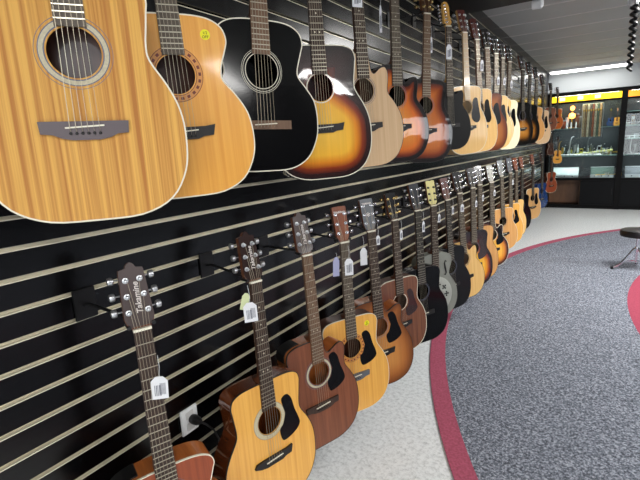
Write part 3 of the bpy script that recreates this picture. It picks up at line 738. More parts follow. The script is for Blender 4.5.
# far return of the left wall and the far wall
white_wall = plain('white_wall', S(196, 202, 204), .7, noise=.02, nscale=3)
struct('wall_left_far', box(B(), WX-.05, WX, 10.3, 11.6, 0, CEIL), plain('dark_wall', S(44, 45, 50), .6, noise=.05, nscale=3))
struct('wall_far', box(B(), WX-.05, 6.1, 11.45, 11.55, 0, CEIL), white_wall)
dark_wall = plain('dark_wall', S(44, 45, 50), .6, noise=.05, nscale=3)
bm = B()
for q in ((-3.1, 11.5, 0, 1.72), (-3.1, 11.5, 2.15, CEIL), (-3.1, 2.5, 1.72, 2.15), (3.6, 5.2, 1.72, 2.15), (6.6, 11.5, 1.72, 2.15)): box(bm, 6.0, 6.1, q[0], q[1], q[2], q[3])
struct('wall_right', bm, dark_wall)
for k, (ya, yb) in enumerate(((2.5, 3.6), (5.2, 6.6))):
    bm = B(); m = (ya+yb)/2
    for yy in (ya, m-.02, yb-.04): box(bm, 6.02, 6.07, yy, yy+.04, 1.72, 2.15)
    for zz in (1.72, 2.11): box(bm, 6.02, 6.07, ya, yb, zz, zz+.04)
    struct('window_%d' % (k+2), bm, black_metal)
    la = bpy.data.lights.new('clerestory_daylight', 'AREA'); la.shape = 'RECTANGLE'; la.size = .43; la.size_y = yb-ya; la.energy = (6, 8)[k]; la.color = (.95, .98, 1)
    lo = bpy.data.objects.new('clerestory_daylight', la); C.objects.link(lo); lo.location = (6.13, m, 1.935); lo.rotation_euler = (0, PI/2, 0)
# unseen back wall; its shop window is added to bring light in
bm = B()
for q in ((WX-.05, .2, 0, CEIL), (5.0, 6.1, 0, CEIL), (.2, 5.0, 0, .5), (.2, 5.0, 2.4, CEIL)): box(bm, q[0], q[1], -3.1, -3.0, q[2], q[3])
struct('wall_back', bm, dark_wall)
bm = B()
for x in (.2, 2.57, 4.94): box(bm, x, x+.06, -3.08, -3.02, .5, 2.4)
for z in (.5, 2.34): box(bm, .2, 5.0, -3.08, -3.02, z, z+.06)
w1 = struct('window_1', bm, black_metal)
# bulkhead above the cabinets
struct('trim_bulkhead', box(B(), WX, 6.0, FY-.02, 11.45, 2.38, CEIL-.0), white_wall)

def floor_mat(nt, p):
    tc = nt.nodes.new('ShaderNodeTexCoord')
    n = nt.nodes.new('ShaderNodeTexNoise'); n.inputs['Scale'].default_value = 45; n.inputs['Detail'].default_value = 8; n.inputs['Roughness'].default_value = .75
    nt.links.new(tc.outputs['Object'], n.inputs['Vector'])
    r = nt.nodes.new('ShaderNodeValToRGB'); e = r.color_ramp.elements
    e[0].position = .32; e[0].color = rgb(S(186, 191, 192)); e[1].position = .55; e[1].color = rgb(S(240, 244, 245))
    nt.links.new(n.outputs['Fac'], r.inputs['Fac']); nt.links.new(r.outputs['Color'], p.inputs['Base Color'])
    p.inputs['Roughness'].default_value = .38
vinyl = objmat('speckled_white_vinyl', floor_mat)
def carpet_mat(nt, p):
    tc = nt.nodes.new('ShaderNodeTexCoord')
    n = nt.nodes.new('ShaderNodeTexNoise'); n.inputs['Scale'].default_value = 85; n.inputs['Detail'].default_value = 4; n.inputs['Roughness'].default_value = .8
    nt.links.new(tc.outputs['Object'], n.inputs['Vector'])
    r = nt.nodes.new('ShaderNodeValToRGB'); e = r.color_ramp.elements
    e[0].position = .38; e[0].color = rgb(S(66, 70, 78)); e[1].position = .62; e[1].color = rgb(S(178, 183, 194))
    x = e.new(.5); x.color = rgb(S(112, 117, 128))
    nt.links.new(n.outputs['Fac'], r.inputs['Fac']); nt.links.new(r.outputs['Color'], p.inputs['Base Color'])
    b = nt.nodes.new('ShaderNodeBump'); b.inputs['Strength'].default_value = .5; b.inputs['Distance'].default_value = .004
    nt.links.new(n.outputs['Fac'], b.inputs['Height']); nt.links.new(b.outputs['Normal'], p.inputs['Normal'])
    p.inputs['Roughness'].default_value = .95; p.inputs['Specular IOR Level'].default_value = .1
carpet = objmat('speckled_grey_carpet', carpet_mat)
maroon = plain('maroon_carpet', S(168, 86, 106), .95, noise=.22, nscale=90, spec=.1, bump=.4)
pink = plain('rose_carpet', S(158, 72, 90), .95, noise=.15, nscale=90, spec=.1, bump=.4)
struct('floor', box(B(), WX-.05, 6.1, -3.1, 11.55, -.06, 0), vinyl)
def disc_ring(r0, r1, z0, z1, cx=4.42, cy=4.64, n=160):
    bm = B()
    pts = []
    for k in range(n):
        a = 2*PI*k/n; pts.append((math.cos(a), math.sin(a)))
    def ring(r, z): return [bm.verts.new((min(cx+r*c, 5.99), max(min(cy+r*s, 10.6), -2.9), z)) for c, s in pts]
    o1 = ring(r1, z1); o0 = ring(r1, z0)
    for k in range(n): bm.faces.new([o0[k], o0[(k+1)%n], o1[(k+1)%n], o1[k]])
    if r0 > 0:
        i1 = ring(r0, z1)
        for k in range(n): bm.faces.new([o1[k], o1[(k+1)%n], i1[(k+1)%n], i1[k]])
    else: bm.faces.new(o1)
    return bm
R1 = 5.70
struct('floor_carpet_border', disc_ring(R1-.105, R1, 0, .008), maroon)
struct('floor_carpet', disc_ring(4.215, R1-.105, 0, .008), carpet)
struct('floor_carpet_ring', disc_ring(4.01, 4.215, 0, .008), pink)
struct('floor_carpet_centre', disc_ring(0, 4.01, 0, .008), carpet)

def ceil_mat(nt, p):
    tc = nt.nodes.new('ShaderNodeTexCoord'); sp = nt.nodes.new('ShaderNodeSeparateXYZ'); nt.links.new(tc.outputs['Object'], sp.inputs[0])
    p.inputs['Base Color'].default_value = rgb(S(176, 172, 168)); p.inputs['Roughness'].default_value = .55
    n = nt.nodes.new('ShaderNodeTexNoise'); n.inputs['Scale'].default_value = 2
    nt.links.new(tc.outputs['Object'], n.inputs['Vector'])
    r = nt.nodes.new('ShaderNodeValToRGB'); e = r.color_ramp.elements
    e[0].color = rgb(S(176, 178, 172)); e[1].color = rgb(S(190, 192, 186)); nt.links.new(n.outputs['Fac'], r.inputs['Fac'])
    nt.links.new(r.outputs['Color'], p.inputs['Base Color'])
ceilm = objmat('ceiling_panel', ceil_mat)
# ceiling of long boards with raised joints
bm = B(); y = -3.1
while y < 11.5:
    box(bm, WX-.05, 6.1, y+.006, min(y+.6, 11.55)-.006, CEIL, CEIL+.05); y += .6
box(bm, WX-.05, 6.1, -3.1, 11.55, CEIL+.012, CEIL+.06)
struct('ceiling', bm, ceilm)
bm = B(); y = -3.1+.6
rib = plain('ceiling_rib', S(214, 210, 205), .5)
i = 0
while y < 11.2:
    i += 1
    struct('trim_ceiling_%d' % i, box(B(), WX, 6.0, y-.008, y+.008, CEIL-.006, CEIL+.012), rib); y += .6
# dark dropped soffit over the near guitars
struct('ceiling_soffit', box(B(), WX, -.30, -3.0, 4.2, 2.575, CEIL), plain('black_soffit', S(14, 14, 15), .6))
struct('trim_track', box(B(), -.25, 1.6, 4.98, 5.03, CEIL-.07, CEIL), black_metal)

# ------------------------------------------------------------------ lights
def strip(x0, x1, y, w, label, power, along='x', strength=9, z=CEIL):
    t = empty('ceiling_light', ((x0+x1)/2, y, z)); tag(t, label, 'ceiling light', 'ceiling lights')
    hx = (x1-x0)/2; hw = w/2
    obj('housing', box(B(), -hx, hx, -hw, hw, -.045, 0, .004), vinyl_white, t)
    obj('tube_cover', box(B(), -hx+.01, hx-.01, -hw+.012, hw-.012, -.062, -.045, .004), plain('lit_cover', (1, 1, 1), .5, emit=(1, .98, .95), es=strength), t)
    la = bpy.data.lights.new('lamp', 'AREA'); la.shape = 'RECTANGLE'; la.size = 2*hx; la.size_y = w; la.energy = power; la.color = (1, .985, .96)
    lo = bpy.data.objects.new('lamp', la); C.objects.link(lo); lo.parent = t; lo.location = (0, 0, -.075)
    return t
strip(-1.15, .12, 10.36, .28, 'long white fluorescent light at the ceiling above the glass cabinets', 1.6, strength=3.5)
strip(.7, 1.9, -1.2, .3, 'white ceiling light behind the camera, nearest the guitar wall', 24)  # unseen fixture, put in to light the near guitars from the front
strip(3.6, 4.8, 1.5, .3, 'white ceiling light far right of the nearest guitars', 60)
strip(.35, 1.75, 5.1, .9, 'white ceiling light over the carpet beside the middle guitars', 62)
strip(.45, 1.65, 8.2, .4, 'white ceiling light over the far end of the carpet', 16)
strip(3.4, 4.6, 5.2, .3, 'white ceiling light over the right of the carpet', 75)  # unseen fixture, added to brighten the lower row and far end
strip(3.6, 5.6, -.30, .3, 'long white ceiling light at the right, level with the camera', 50)
la = bpy.data.lights.new('window_daylight', 'AREA'); la.shape = 'RECTANGLE'; la.size = 4.6; la.size_y = 1.8; la.energy = 60; la.color = (.97, .99, 1)  # fill light set outside the added back window
lo = bpy.data.objects.new('window_daylight', la); C.objects.link(lo); lo.location = (2.6, -3.2, 1.45); lo.rotation_euler = (-PI/2, 0, PI)
lo.rotation_euler = (PI/2, 0, 0)
w = bpy.data.worlds.new('world'); bpy.context.scene.world = w; w.use_nodes = True
w.node_tree.nodes['Background'].inputs[0].default_value = (.8, .88, 1, 1); w.node_tree.nodes['Background'].inputs[1].default_value = .6

# ------------------------------------------------------------------ tags
on(0+22, .195, .014, tilt=.05, w=.044, h=.066, yaw=-.75)
on(23, .125, -.040, tilt=-.03, w=.046, h=.070, yaw=-.75)
price_tag(RES[23][1] + RES[23][2] @ Vector((-.058, .0, -.085)), -.75, .25, RES[23][0], w=.026, h=.06, mat=tag_green, col='pale green', cord=.0, where='above the white tag of the ', printed=False)
on(25, .15, .005, tilt=0, w=.040, h=.08, yaw=-.8)
price_tag(RES[25][1] + RES[25][2] @ Vector((-.050, .01, -.155)), -.5, .05, RES[25][0], w=.034, h=.092, mat=tag_lav, col='narrow lavender', cord=.02, where='left of the neck of the ', printed=False)
on(26, .165, -.050, .01, w=.040, h=.092, printed=False)
on(26, .075, .034, .0, w=.022, h=.05, where='at the right edge of the ')
on(27, .12, .028, w=.018)
on(28, .135, .024, w=.020, h=.07)
on(29, .12, .034, w=.020)
on(30, .11, .032, w=.020)
on(31, .14, .0, w=.034, h=.062)
on(32, .16, .018, w=.022)
on(33, .14, .018, w=.020)
on(34, .13, .02, w=.024)
on(36, .14, .02, w=.024)
on(39, .14, .02, w=.024)
on(4, .195, -.012, w=.046, h=.085, tilt=.02, yaw=-.7)
on(5, .215, -.060, yl=.03, w=.014, h=.13, where='hanging left of the neck of the ')
on(7, .215, -.012, w=.046, h=.095)
on(6, .21, .034, .0, w=.016, h=.09)
on(9, .23, .022, w=.036, h=.085)
on(11, .27, .012, w=.030, h=.075)
on(12, .25, .012, w=.030, h=.07)
on(13, .25, .02, w=.030, h=.08)
on(14, .16, .02, w=.024, h=.08)
on(15, .2, .02, w=.026, h=.08)

# ------------------------------------------------------------------ outlet with plug and cable
t = empty('wall_outlet', (WX, .922, EYE-.928)); tag(t, 'white wall outlet low on the black slatted wall', 'outlet')
obj('cover', box(B(), .001, .010, -.037, .037, -.048, .048, .003), vinyl_white, t)
for dz in (-.022, .022):
    obj('socket', box(B(), .0095, .012, -.017, .017, dz-.014, dz+.014, .002), plain('socket_grey', S(200, 200, 198), .5), t)
t = empty('power_plug', (WX+.012, .930, EYE-.925)); tag(t, 'black power plug and cord in the white outlet', 'plug')
obj('plug', lathe(B(), [(.016, 0), (.018, .012), (.016, .03), (.008, .045)], (0, 0, 0), 14, 'x'), black_satin, t, True)
obj('cord', tube(B(), [(.044, 0, 0), (.06, .01, -.01), (.062, .04, -.05), (.05, .07, -.11), (.02, .09, -.2), (.008, .10, -.53)], .0035, 8), black_satin, t, True)

# ------------------------------------------------------------------ drum throne
t = empty('drum_throne', (.300, 5.93, .008)); tag(t, 'round black drum stool with chrome tripod legs on the grey carpet', 'stool')
obj('seat', lathe(B(), [(.15, .372), (.166, .378), (.172, .41), (.166, .442), (.14, .452), (.02, .454)], n=40), black_satin, t, True)
obj('seat_plate', lathe(B(), [(.05, .352), (.06, .374)], n=20), chrome, t, True)
obj('post', tube(B(), [(0, 0, .08), (0, 0, .36)], .014, 12), chrome, t, True)
obj('collar', lathe(B(), [(.02, .20), (.022, .21), (.022, .24), (.02, .25)], n=16), chrome, t, True)
for k in range(3):
    a = math.radians(205+120*k); c, s = math.cos(a), math.sin(a)
    lg = obj('leg', tube(B(), [(c*.02, s*.02, .235), (c*.15, s*.15, .06), (c*.235, s*.235, .012)], .012, 8), chrome, t, True)
    obj('rubber_foot', lathe(B(), [(.013, 0), (.016, .012), (.012, .03)], (c*.238, s*.238, 0), 12), black_satin, lg, True)
    obj('brace', tube(B(), [(0, 0, .10), (c*.13, s*.13, .085)], .006, 6), chrome, t, True)

# ------------------------------------------------------------------ hanging spiral
t = empty('hanging_spiral', (.075, 5.0, CEIL)); tag(t, 'black twisted spiral ornament hanging from the ceiling at upper right', 'ornament')
zt = CEIL-EYE
def helix(ph):
    n = 220; turns = 10; pts = []; rr = []
    for i in range(n+1):
        u = i/n; a = 2*PI*turns*u+ph; r = .021*(1-.35*u)
        pts.append((r*math.cos(a), r*math.sin(a), -.20-.55*u)); rr.append(.0175*(1-.35*u))
    return tube(B(), pts, rr, 6)
obj('spiral_band', helix(0), black_metal, t, True)
obj('cord', tube(B(), [(0, 0, -.75), (0, 0, 0)], .0025, 6), black_satin, t)
bm = B()
for k in range(46):
    a = random.random()*2*PI; b = random.uniform(-.5, .9); r = random.uniform(.03, .085)
    tube(bm, [(0, 0, -.14), (r*.4*math.cos(a), r*.4*math.sin(a), -.15+b*.03), (r*.8*math.cos(a), r*.8*math.sin(a), -.17-b*.06)], .0035, 4)
obj('tinsel', bm, silver, t)
# small spotlight by the soffit's edge
t = empty('spotlight', (-.57, 4.165, 2.532)); tag(t, 'small white spotlight at the edge of the black soffit', 'spotlight')
obj('lamp_head', lathe(B(), [(.02, -.05), (.034, -.045), (.036, .02), (.02, .035)], n=16, axis='x'), vinyl_white, t, True)
obj('stem', tube(B(), [(0, 0, .0), (0, -.01, .03), (0, -.01, .043)], .006, 6), black_metal, t)

# ------------------------------------------------------------------ display cabinets
frame_m = plain('cabinet_frame', S(4, 4, 5), .5, spec=.15)
dark_glassback = plain('cabinet_back', S(22, 30, 34), .6, noise=.1, nscale=2)
door_m = plain('cabinet_door', S(9, 10, 13), .5, spec=.15)
shelf_m = plain('shelf_board', S(120, 150, 146), .3)
brown_in = wood('brown_interior', S(120, 82, 52), S(96, 64, 42), 10, 3, .5, .2)
def glass_mat(nt, p):
    p.inputs['Base Color'].default_value = (1, 1, 1, 1); p.inputs['Roughness'].default_value = .02
    out = nt.nodes['Material Output']; tr = nt.nodes.new('ShaderNodeBsdfTransparent'); gl = nt.nodes.new('ShaderNodeBsdfGlossy'); gl.inputs['Roughness'].default_value = .03
    tr.inputs['Color'].default_value = (.93, .97, .96, 1)
    mx = nt.nodes.new('ShaderNodeMixShader'); fr = nt.nodes.new('ShaderNodeFresnel'); fr.inputs['IOR'].default_value = 1.45
    nt.links.new(fr.outputs[0], mx.inputs[0]); nt.links.new(tr.outputs[0], mx.inputs[1]); nt.links.new(gl.outputs[0], mx.inputs[2]); nt.links.new(mx.outputs[0], out.inputs['Surface'])
glass = objmat('clear_glass', glass_mat)
def header_mat(c1, c2):
    def fn(nt, p):
        tc = nt.nodes.new('ShaderNodeTexCoord'); n = nt.nodes.new('ShaderNodeTexNoise'); n.inputs['Scale'].default_value = 2.2; n.inputs['Detail'].default_value = 0
        nt.links.new(tc.outputs['Object'], n.inputs['Vector'])
        r = nt.nodes.new('ShaderNodeValToRGB'); e = r.color_ramp.elements; e[0].position = .4; e[0].color = rgb(c1); e[1].position = .62; e[1].color = rgb(c2)
        nt.links.new(n.outputs['Fac'], r.inputs['Fac']); nt.links.new(r.outputs['Color'], p.inputs['Emission Color']); nt.links.new(r.outputs['Color'], p.inputs['Base Color'])
        p.inputs['Emission Strength'].default_value = .95
    return fn
hy = objmat('lit_yellow_header', header_mat(S(250, 196, 20), S(252, 226, 40))); ho = objmat('lit_orange_header', header_mat(S(244, 140, 28), S(246, 156, 60)))
SHELF = [EYE-.86+.06, 1.03, 1.27, 1.52]
def cabinet(x0, x1, label, hm, open_left):
    W = x1-x0; t = empty('display_cabinet', (x0, FY, 0)); tag(t, label, 'cabinet', 'glass display cabinets'); D = .62
    b = .64
    obj('plinth', box(B(), .01, W-.01, .03, D, 0, .05), frame_m, t)
    obj('side_panel', box(B(), 0, .05, 0, D, .0, 2.37, .003), frame_m, t); obj('side_panel', box(B(), W-.05, W, 0, D, .0, 2.37, .003), frame_m, t)
    obj('top_panel', box(B(), .05, W-.05, 0, D, 2.31, 2.37), frame_m, t)
    obj('back_panel', box(B(), .05, W-.05, D-.02, D, .05, 2.31), dark_glassback, t)
    obj('base_top', box(B(), .05, W-.05, -.005, D-.02, b-.05, b, .002), frame_m, t)
    obj('base_floor', box(B(), .05, W-.05, .01, D-.02, .05, .08), frame_m, t)
    obj('header_sign', box(B(), .05, W-.05, .004, .03, 2.19, 2.305, .002), hm, t)
    if hm is hy:
        for u in (.24, .56, .86):
            ps = obj('pale_lettering_patch', box(B(), u-.05, u+.05, .001, .0045, 2.215, 2.28, .001), plain('pale_lit_patch', S(255, 236, 170), .5, emit=S(255, 240, 190), es=.9), t)
    obj('header_rail', box(B(), .05, W-.05, 0, .035, 2.15, 2.19), frame_m, t)
    for z in ((1.09, 1.66) if open_left else (1.09, 1.40, 1.66, 1.93)):
        obj('shelf', box(B(), .05, W-.05, .18 if z > 1.5 else .04, D-.02, z-.012, z), shelf_m, t)
    n = 2; dw = (W-.1)/n
    for k in range(n):
        if open_left and k == 0: continue
        d = obj('door', box(B(), .05+dw*k+.004, .05+dw*(k+1)-.004, .0, .02, .085, b-.055, .003), door_m, t)
        obj('handle', box(B(), .05+dw*(k+1)-.05, .05+dw*(k+1)-.035, -.015, .0, .3, .42, .003), black_metal, d)
    if open_left:
        obj('open_compartment', box(B(), .051, .05+dw-.004, .35, .37, .08, b-.05), brown_in, t)
        obj('compartment_divider', box(B(), .05+dw-.004, .05+dw+.012, .022, .59, .08, b-.05), brown_in, t)
    for k in range(n):
        obj('glass_pane', box(B(), .05+dw*k+.001, .05+dw*(k+1)-.001, .012, .017, b, 2.149), glass, t)
    # shelf lamp under the top
    obj('lamp_bar', box(B(), .1, W-.1, .05, .08, 2.285, 2.31), plain('cabinet_lamp', (1, 1, 1), .5, emit=(.93, .98, 1), es=8), t)
    la = bpy.data.lights.new('shelf_lamp', 'AREA'); la.shape = 'RECTANGLE'; la.size = W-.2; la.size_y = .04; la.energy = 6; la.color = (.9, .98, 1)
    lo = bpy.data.objects.new('shelf_lamp', la); C.objects.link(lo); lo.parent = t; lo.location = (W/2, .065, 2.27); lo.rotation_euler = (math.radians(25), 0, 0)
    for zz in (1.64, 1.07):  # fill lights without fixtures, added to brighten the cabinet contents
        la = bpy.data.lights.new('shelf_lamp', 'AREA'); la.shape = 'RECTANGLE'; la.size = W-.2; la.size_y = .03; la.energy = 4; la.color = (.9, .98, 1)
        lo = bpy.data.objects.new('shelf_lamp', la); C.objects.link(lo); lo.parent = t; lo.location = (W/2, .21 if zz > 1.5 else .08, zz); lo.rotation_euler = (math.radians(20), 0, 0)
    return t
cabinet(-1.18, .13, 'black glass display cabinet with a glowing yellow header and brown open compartment', hy, True)
cabinet(.13, 1.43, 'black glass display cabinet with an orange header at the right edge', ho, False)
cabinet(1.43, 2.73, 'black glass display cabinet with orange header, outside to the right', ho, False)

def item(name, label, cat, loc, group=None, rz=0):
    t = empty(name, M=Matrix.Translation(loc) @ Matrix.Rotation(rz, 4, 'Z')); tag(t, label, cat, group); return t
CY = FY+.25
# orange globe lamps
t = item('table_lamp', 'small lamp with two glowing orange globes on the top cabinet shelf', 'lamp', (-.77, CY+.1, 1.66))
glow = plain('orange_glow', S(255, 150, 60), .4, emit=S(255, 150, 60), es=6)
obj('base', lathe(B(), [(.06, 0), (.05, .02), (.012, .04), (.012, .46), (.02, .47)], n=16), brass, t, True)
obj('globe', lathe(B(), [(.005, .37), (.03, .38), (.042, .415), (.03, .45), (.005, .46)], n=16), glow, t, True)
obj('globe', lathe(B(), [(.005, .20), (.045, .215), (.062, .26), (.045, .305), (.005, .32)], n=16), glow, t, True)
# statuettes & bottles on the top shelf
cols = [S(150, 72, 44), S(176, 176, 186), S(110, 60, 40), S(200, 170, 60), S(120, 110, 100)]
labs = ['round brown drum on the top cabinet shelf', 'silvery tin on the top cabinet shelf', 'dark brown drum right of the glowing lamp', 'yellow box standing at the left of the top cabinet shelf', 'grey canister on the top cabinet shelf']
for k, x in enumerate((-.90, -.86, -.66, -1.0, -.60)):
    t = item('canister', labs[k], 'canister', (x, CY+(.12 if k % 2 else -.06), 1.66))
    h = .16+.12*((k*7) % 3)/2+(.25 if k == 3 else 0)
    obj('body', lathe(B(), [(.03, 0), (.034, .01), (.034, h-.02), (.03, h-.01)], n=16), plain('canister_%d' % k, cols[k], .4), t, True)
    obj('lid', lathe(B(), [(.035, h-.01), (.035, h+.012), (.01, h+.018)], n=16), silver, t, True)
for k, x in enumerate((-.84, -.76, -.67)):
    t = item('small_figurine', ['white figurine below the glowing lamp, leftmost of the three', 'white figurine below the glowing lamp, middle of the three', 'white figurine below the glowing lamp, rightmost of the three'][k], 'figurine', (x, CY-.16, 1.66), 'white figurines')
    obj('figure', lathe(B(), [(.022, 0), (.024, .01), (.012, .03), (.018, .07), (.01, .09), (.014, .105), (.004, .12)], n=12), vinyl_white, t, True)
# rack of mixed straps
rk = item('strap_rack', 'wire rack for hanging straps in the glass cabinet', 'rack', (-.40, FY+.10, 1.46))
obj('rail', tube(B(), [(-.17, 0, .66), (.19, 0, .66)], .006, 8), silver, rk)
for s in (-.17, .19): obj('upright', tube(B(), [(s, 0, 0), (s, 0, .66)], .006, 8), silver, rk)
sc_ = [S(168, 150, 118), S(120, 96, 70), S(196, 186, 160), S(96, 90, 78), S(150, 86, 62), S(178, 170, 146), S(84, 100, 84), S(190, 150, 110)]
sw = ['tan', 'brown', 'cream', 'dark grey', 'rust', 'beige', 'olive', 'sandy']
pos = ['left end', 'second place from the left', 'third place from the left', 'left of the middle', 'right of the middle', 'third place from the right', 'second place from the right', 'right end']
for k in range(8):
    x = -.40-.145+.042*k
    t = item('guitar_strap', '%s patterned strap hanging at the %s of the cabinet rack' % (sw[k], pos[k]), 'strap', (x, FY+.10, 1.475), 'straps on the cabinet rack')
    bm = B(); prism(bm, [(-.019, 0), (.0, -.006), (.019, 0), (.019, .62), (.012, .645), (-.012, .645), (-.019, .62)], -.008, -.004)
    def pat(nt, p, c=sc_[k]):
        tc = nt.nodes.new('ShaderNodeTexCoord'); v = nt.nodes.new('ShaderNodeTexVoronoi'); v.inputs['Scale'].default_value = 55
        nt.links.new(tc.outputs['Object'], v.inputs['Vector']); r = nt.nodes.new('ShaderNodeValToRGB'); e = r.color_ramp.elements
        e[0].color = rgb([q*.12 for q in c]); e[1].color = rgb([min(1, q*1.3) for q in c]); e[0].position = .2; e[1].position = .5
        nt.links.new(v.outputs['Distance'], r.inputs['Fac']); nt.links.new(r.outputs['Color'], p.inputs['Base Color']); p.inputs['Roughness'].default_value = .8
    obj('webbing', bm, objmat('strap_%d' % k, pat), t)
    obj('buckle', box(B(), -.012, .012, -.012, -.002, .50, .54, .002), brass, t)
# small ukuleles standing in the cabinet
def stand_uke(x, z, sc, top, side, label, yaw=.0, y=CY+.1):
    t = item('ukulele', label, 'ukulele', (x, y, z), 'ukuleles in the cabinet')
    t.matrix_world = Matrix.Translation((x, y, z)) @ Matrix.Rotation(yaw, 4, 'Z') @ Matrix.Rotation(-.08, 4, 'X') @ Matrix.Scale(sc, 4)
    s = 'classical'
    cobj('body', (s, False), m_body(s, False), side, t); cobj('soundboard', (s, False, True), m_top(s, False, True), top, t)
    cobj('neck', (s,), m_neck(s), neckw, t); cobj('fretboard', (s,), m_fretboard(s, False), rosew, t); cobj('headstock', (s, 'square'), m_head(s, 'square', 0, .016), side, t)
    cobj('bridge', ('belly', SH[s]['bz']), m_bridge('belly', SH[s]['bz']), ebony, t)
stand_uke(-.08, 1.66, .36, blue_top, blackm, 'dark blue small ukulele standing on the top cabinet shelf')
stand_uke(.03, 1.66, .36, spruce_amber, mahog, 'yellow small ukulele standing by the cabinet post')
# saxophone, trumpet, flutes, clarinets
def sax(x, z, label, mat, sc=1.):
    t = item('saxophone', label, 'saxophone', (x, CY, z), 'wind instruments in the cabinet')
    obj('body_tube', tube(B(), [(.05*sc, 0, .20*sc), (.055*sc, 0, .10*sc), (.03*sc, 0, .03*sc), (0, 0, .02*sc), (-.025*sc, 0, .05*sc), (-.03*sc, 0, .12*sc), (-.02*sc, 0, .27*sc), (-.005*sc, 0, .33*sc), (.03*sc, 0, .35*sc)], [.034*sc, .024*sc, .02*sc, .018*sc, .016*sc, .013*sc, .009*sc, .007*sc, .005*sc], 12), mat, t, True)
    for k in range(5): obj('key', lathe(B(), [(.008*sc, -.022), (.008*sc, -.016)], (-.028*sc+.004*k*sc*.5, 0, (.08+.04*k)*sc), 10, 'y'), mat, t)
sax(-.74, 1.09, 'silver saxophone standing on the lower cabinet shelf', silver, 1.15)
sax(-.42, 1.09, 'dark saxophone on the lower cabinet shelf under the straps', plain('dark_silver', S(120, 126, 126), .3, metal=.8), 1.05)
sax(-.95, 1.09, 'dull brass saxophone at the left of the lower cabinet shelf', brass, .9)
sax(.32, 1.09, 'silver saxophone on the lower shelf of the right cabinet', silver, 1.0)
def horn(x, z, label, mat, rz, y=CY):
    t = item('trumpet', label, 'trumpet', (x, y, z), 'wind instruments in the cabinet', rz)
    obj('bell', tube(B(), [(-.26, 0, .05), (-.1, 0, .05), (.08, 0, .05), (.15, 0, .05), (.19, 0, .05), (.205, 0, .05)], [.005, .005, .008, .016, .034, .055], 14), mat, t, True)
    obj('tubing', tube(B(), [(-.18, 0, .05), (-.20, 0, .03), (-.18, 0, .01), (.02, 0, .01), (.04, 0, .03), (.02, 0, .05)], .005, 8), mat, t, True)
    for k in range(3): obj('valve', tube(B(), [(-.08+.03*k, 0, .0), (-.08+.03*k, 0, .09)], .009, 8), silver, t, True)
horn(-.08, 1.09, 'brass trumpet lying on the lower cabinet shelf by the post', brass, .1, CY+.12)
horn(-.34, 1.09, 'silver trumpet lying on the lower cabinet shelf', silver, 2.9, CY+.14)
horn(-.02, .64, 'brass trumpet on the cabinet floor by the post', brass, .3)
horn(.42, 1.40, 'silver trumpet on the middle shelf of the right cabinet', silver, .1)
horn(.35, 1.66, 'silver trumpet on a high shelf of the right cabinet', silver, .2)
def flute(a, b, label, mat, r=.012):
    a = Vector(a); b = Vector(b); t = item('flute', label, 'flute', a, 'wind instruments in the cabinet')
    obj('tube', tube(B(), [(0, 0, 0), tuple(b-a)], r, 10), mat, t, True); d = b-a
    for k in range(9):
        p = d*(.2+.08*k); obj('key', lathe(B(), [(r*.8, -r-.006), (r*.8, -r)], tuple(p), 8, 'y'), silver if mat is not silver else chrome, t)
flute((-1.06, CY-.16, 1.11), (-.20, CY-.17, 1.104), 'long silver flute at the front of the lower shelf', plain('bright_silver', S(230, 232, 234), .4, metal=.4), .02)
flute((-.70, CY-.10, 1.106), (.0, CY-.08, 1.19), 'greenish gold flute propped slanting upwards at the right', plain('pale_brass', S(206, 204, 130), .35, metal=.4), .021)
flute((-.95, CY+.05, 1.106), (-.52, CY+.07, 1.106), 'dark clarinet behind the long silver flute', black_gloss, .015)
flute((-.34, CY-.05, .675), (.03, CY-.06, .675), 'silver flute in the open case on the cabinet floor', silver, .01)
flute((-.34, CY-.11, .675), (.03, CY-.12, .675), 'gold flute in the open case on the cabinet floor', brass, .01)
flute((.25, CY-.1, 1.104), (.9, CY-.1, 1.104), 'silver flute on the lower shelf of the right cabinet', silver)
# open instrument cases on the cabinet floor
def case(x0, x1, label, lining):
    t = item('instrument_case', label, 'case', ((x0+x1)/2, CY-.08, .64), 'open instrument cases'); h = (x1-x0)/2
    obj('tray', box(B(), -h, h, -.11, .11, 0, .022, .004), lining, t)
    for y0 in (-.118, .11): obj('side_wall', box(B(), -h, h, y0, y0+.008, 0, .05), silver, t)
    lid = obj('lid', box(B(), -h, h, .12, .135, .02, .20, .004), lining, t)
    obj('edge_trim', box(B(), -h-.004, h+.004, .116, .138, .195, .21, .002), silver, lid)
    for k in range(3): obj('latch', box(B(), -h*.6+k*h*.6-.01, -h*.6+k*h*.6+.01, -.124, -.118, .02, .045), chrome, t)
case(-1.06, -.58, 'open white lined case at the left of the cabinet floor', plain('white_lining', S(206, 216, 214), .7))
case(-.36, .05, 'open grey green lined case right of the white one', plain('green_lining', S(84, 104, 96), .8))
case(.24, .8, 'open silver case in the right cabinet', plain('grey_lining', S(120, 124, 130), .8))
for k in range(18):
    row = k % 2; x = -1.05+.06*k
    t = item('oil_bottle', 'small bottle in the rows at the back of the lower cabinet shelf', 'bottle', (x, CY+(.20 if row else .27), 1.09), 'bottles on the lower cabinet shelf')
    h = .12+.03*((k*5) % 4)
    obj('bottle_body', lathe(B(), [(.018, 0), (.02, .005), (.02, h*.7), (.008, h*.82), (.008, h)], n=12), [plain('bottle_dark', S(36, 44, 46), .2), plain('bottle_pale', S(196, 204, 200), .3), plain('bottle_olive', S(120, 120, 50), .3)][k % 3], t, True)
    obj('cap', lathe(B(), [(.01, h), (.01, h+.02)], n=10), silver, t, True)
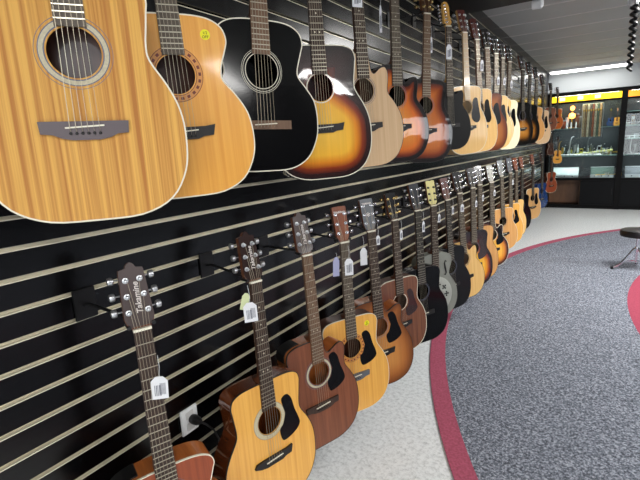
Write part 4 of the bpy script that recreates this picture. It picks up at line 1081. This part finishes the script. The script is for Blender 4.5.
# packets on the middle shelf
pc = [(S(200, 205, 205), 'white'), (S(70, 90, 90), 'dark green'), (S(210, 200, 60), 'yellow'), (S(60, 60, 70), 'charcoal'), (S(190, 190, 196), 'light grey'), (S(90, 110, 140), 'blue grey'), (S(206, 210, 206), 'off-white'), (S(150, 120, 60), 'ochre')]
for k, x in enumerate((-.98, -.9, -.56, -.5, -.24, -.16, .22, .30)):
    zz = 1.09 if x < .13 else 1.66
    t = item('accessory_box', '%s accessory box on the %s shelf of the %s cabinet' % (pc[k][1], 'upper' if zz > 1.2 else 'lower', 'right' if x > .13 else 'left'), 'box', (x, CY+.14, zz), 'accessory boxes in the cabinets')
    h = .09+.05*((k*5) % 3)
    obj('carton', box(B(), -.03, .03, -.02, .02, 0, h, .002), plain('carton_%d' % k, pc[k][0], .5), t)
    obj('flap', box(B(), -.026, .026, -.023, -.019, h*.55, h*.9), vinyl_white if k % 2 else frame_m, t)
for k, x in enumerate((-.47, -.40, -.33)):
    t = item('mouthpiece', ['silver mouthpiece cup, left of three on the lower shelf', 'silver mouthpiece cup, middle of three on the lower shelf', 'silver mouthpiece cup, right of three on the lower shelf'][k], 'mouthpiece', (x+.3, CY+.02, 1.09), 'mouthpiece cups')
    obj('cup', lathe(B(), [(.02, 0), (.012, .02), (.008, .09), (.02, .12), (.024, .14)], n=14), silver, t, True)
for k, (x, z) in enumerate(((.30, 1.40), (.5, 1.93), (.62, 1.09))):
    t = item('desk_tuner', ['white tuner on the middle shelf of the right cabinet', 'white tuner on the highest shelf of the right cabinet', 'white tuner on the lower shelf of the right cabinet'][k], 'tuner', (x, CY-.05, z), 'tuners')
    obj('case', box(B(), -.05, .05, -.02, .02, 0, .05, .004), vinyl_white, t); obj('screen', box(B(), -.035, .035, -.023, -.019, .015, .04), door_m, t)

# ------------------------------------------------------------------ camera
cam = bpy.data.cameras.new('camera'); co = bpy.data.objects.new('camera', cam); C.objects.link(co)
f = 444.0; cam.sensor_width = 36; cam.lens = f/640*36; cam.clip_start = .02; cam.clip_end = 60
d1 = Vector((294., 106., -f)).normalized(); h = Vector((1, .05, 0)); n = d1.cross(h).normalized()
if n.y < 0: n = -n
X = d1.cross(n)
Rm = Matrix((X, d1, n))
co.matrix_world = Matrix.Translation((0, 0, EYE)) @ Rm.to_4x4()
bpy.context.scene.camera = co
vs = bpy.context.scene.view_settings
vs.view_transform = 'Standard'; vs.look = 'None'; vs.exposure = 0.82; vs.gamma = 1; vs.use_curve_mapping = False
for o in bpy.data.objects:
    if '_nut' in o: del o['_nut']
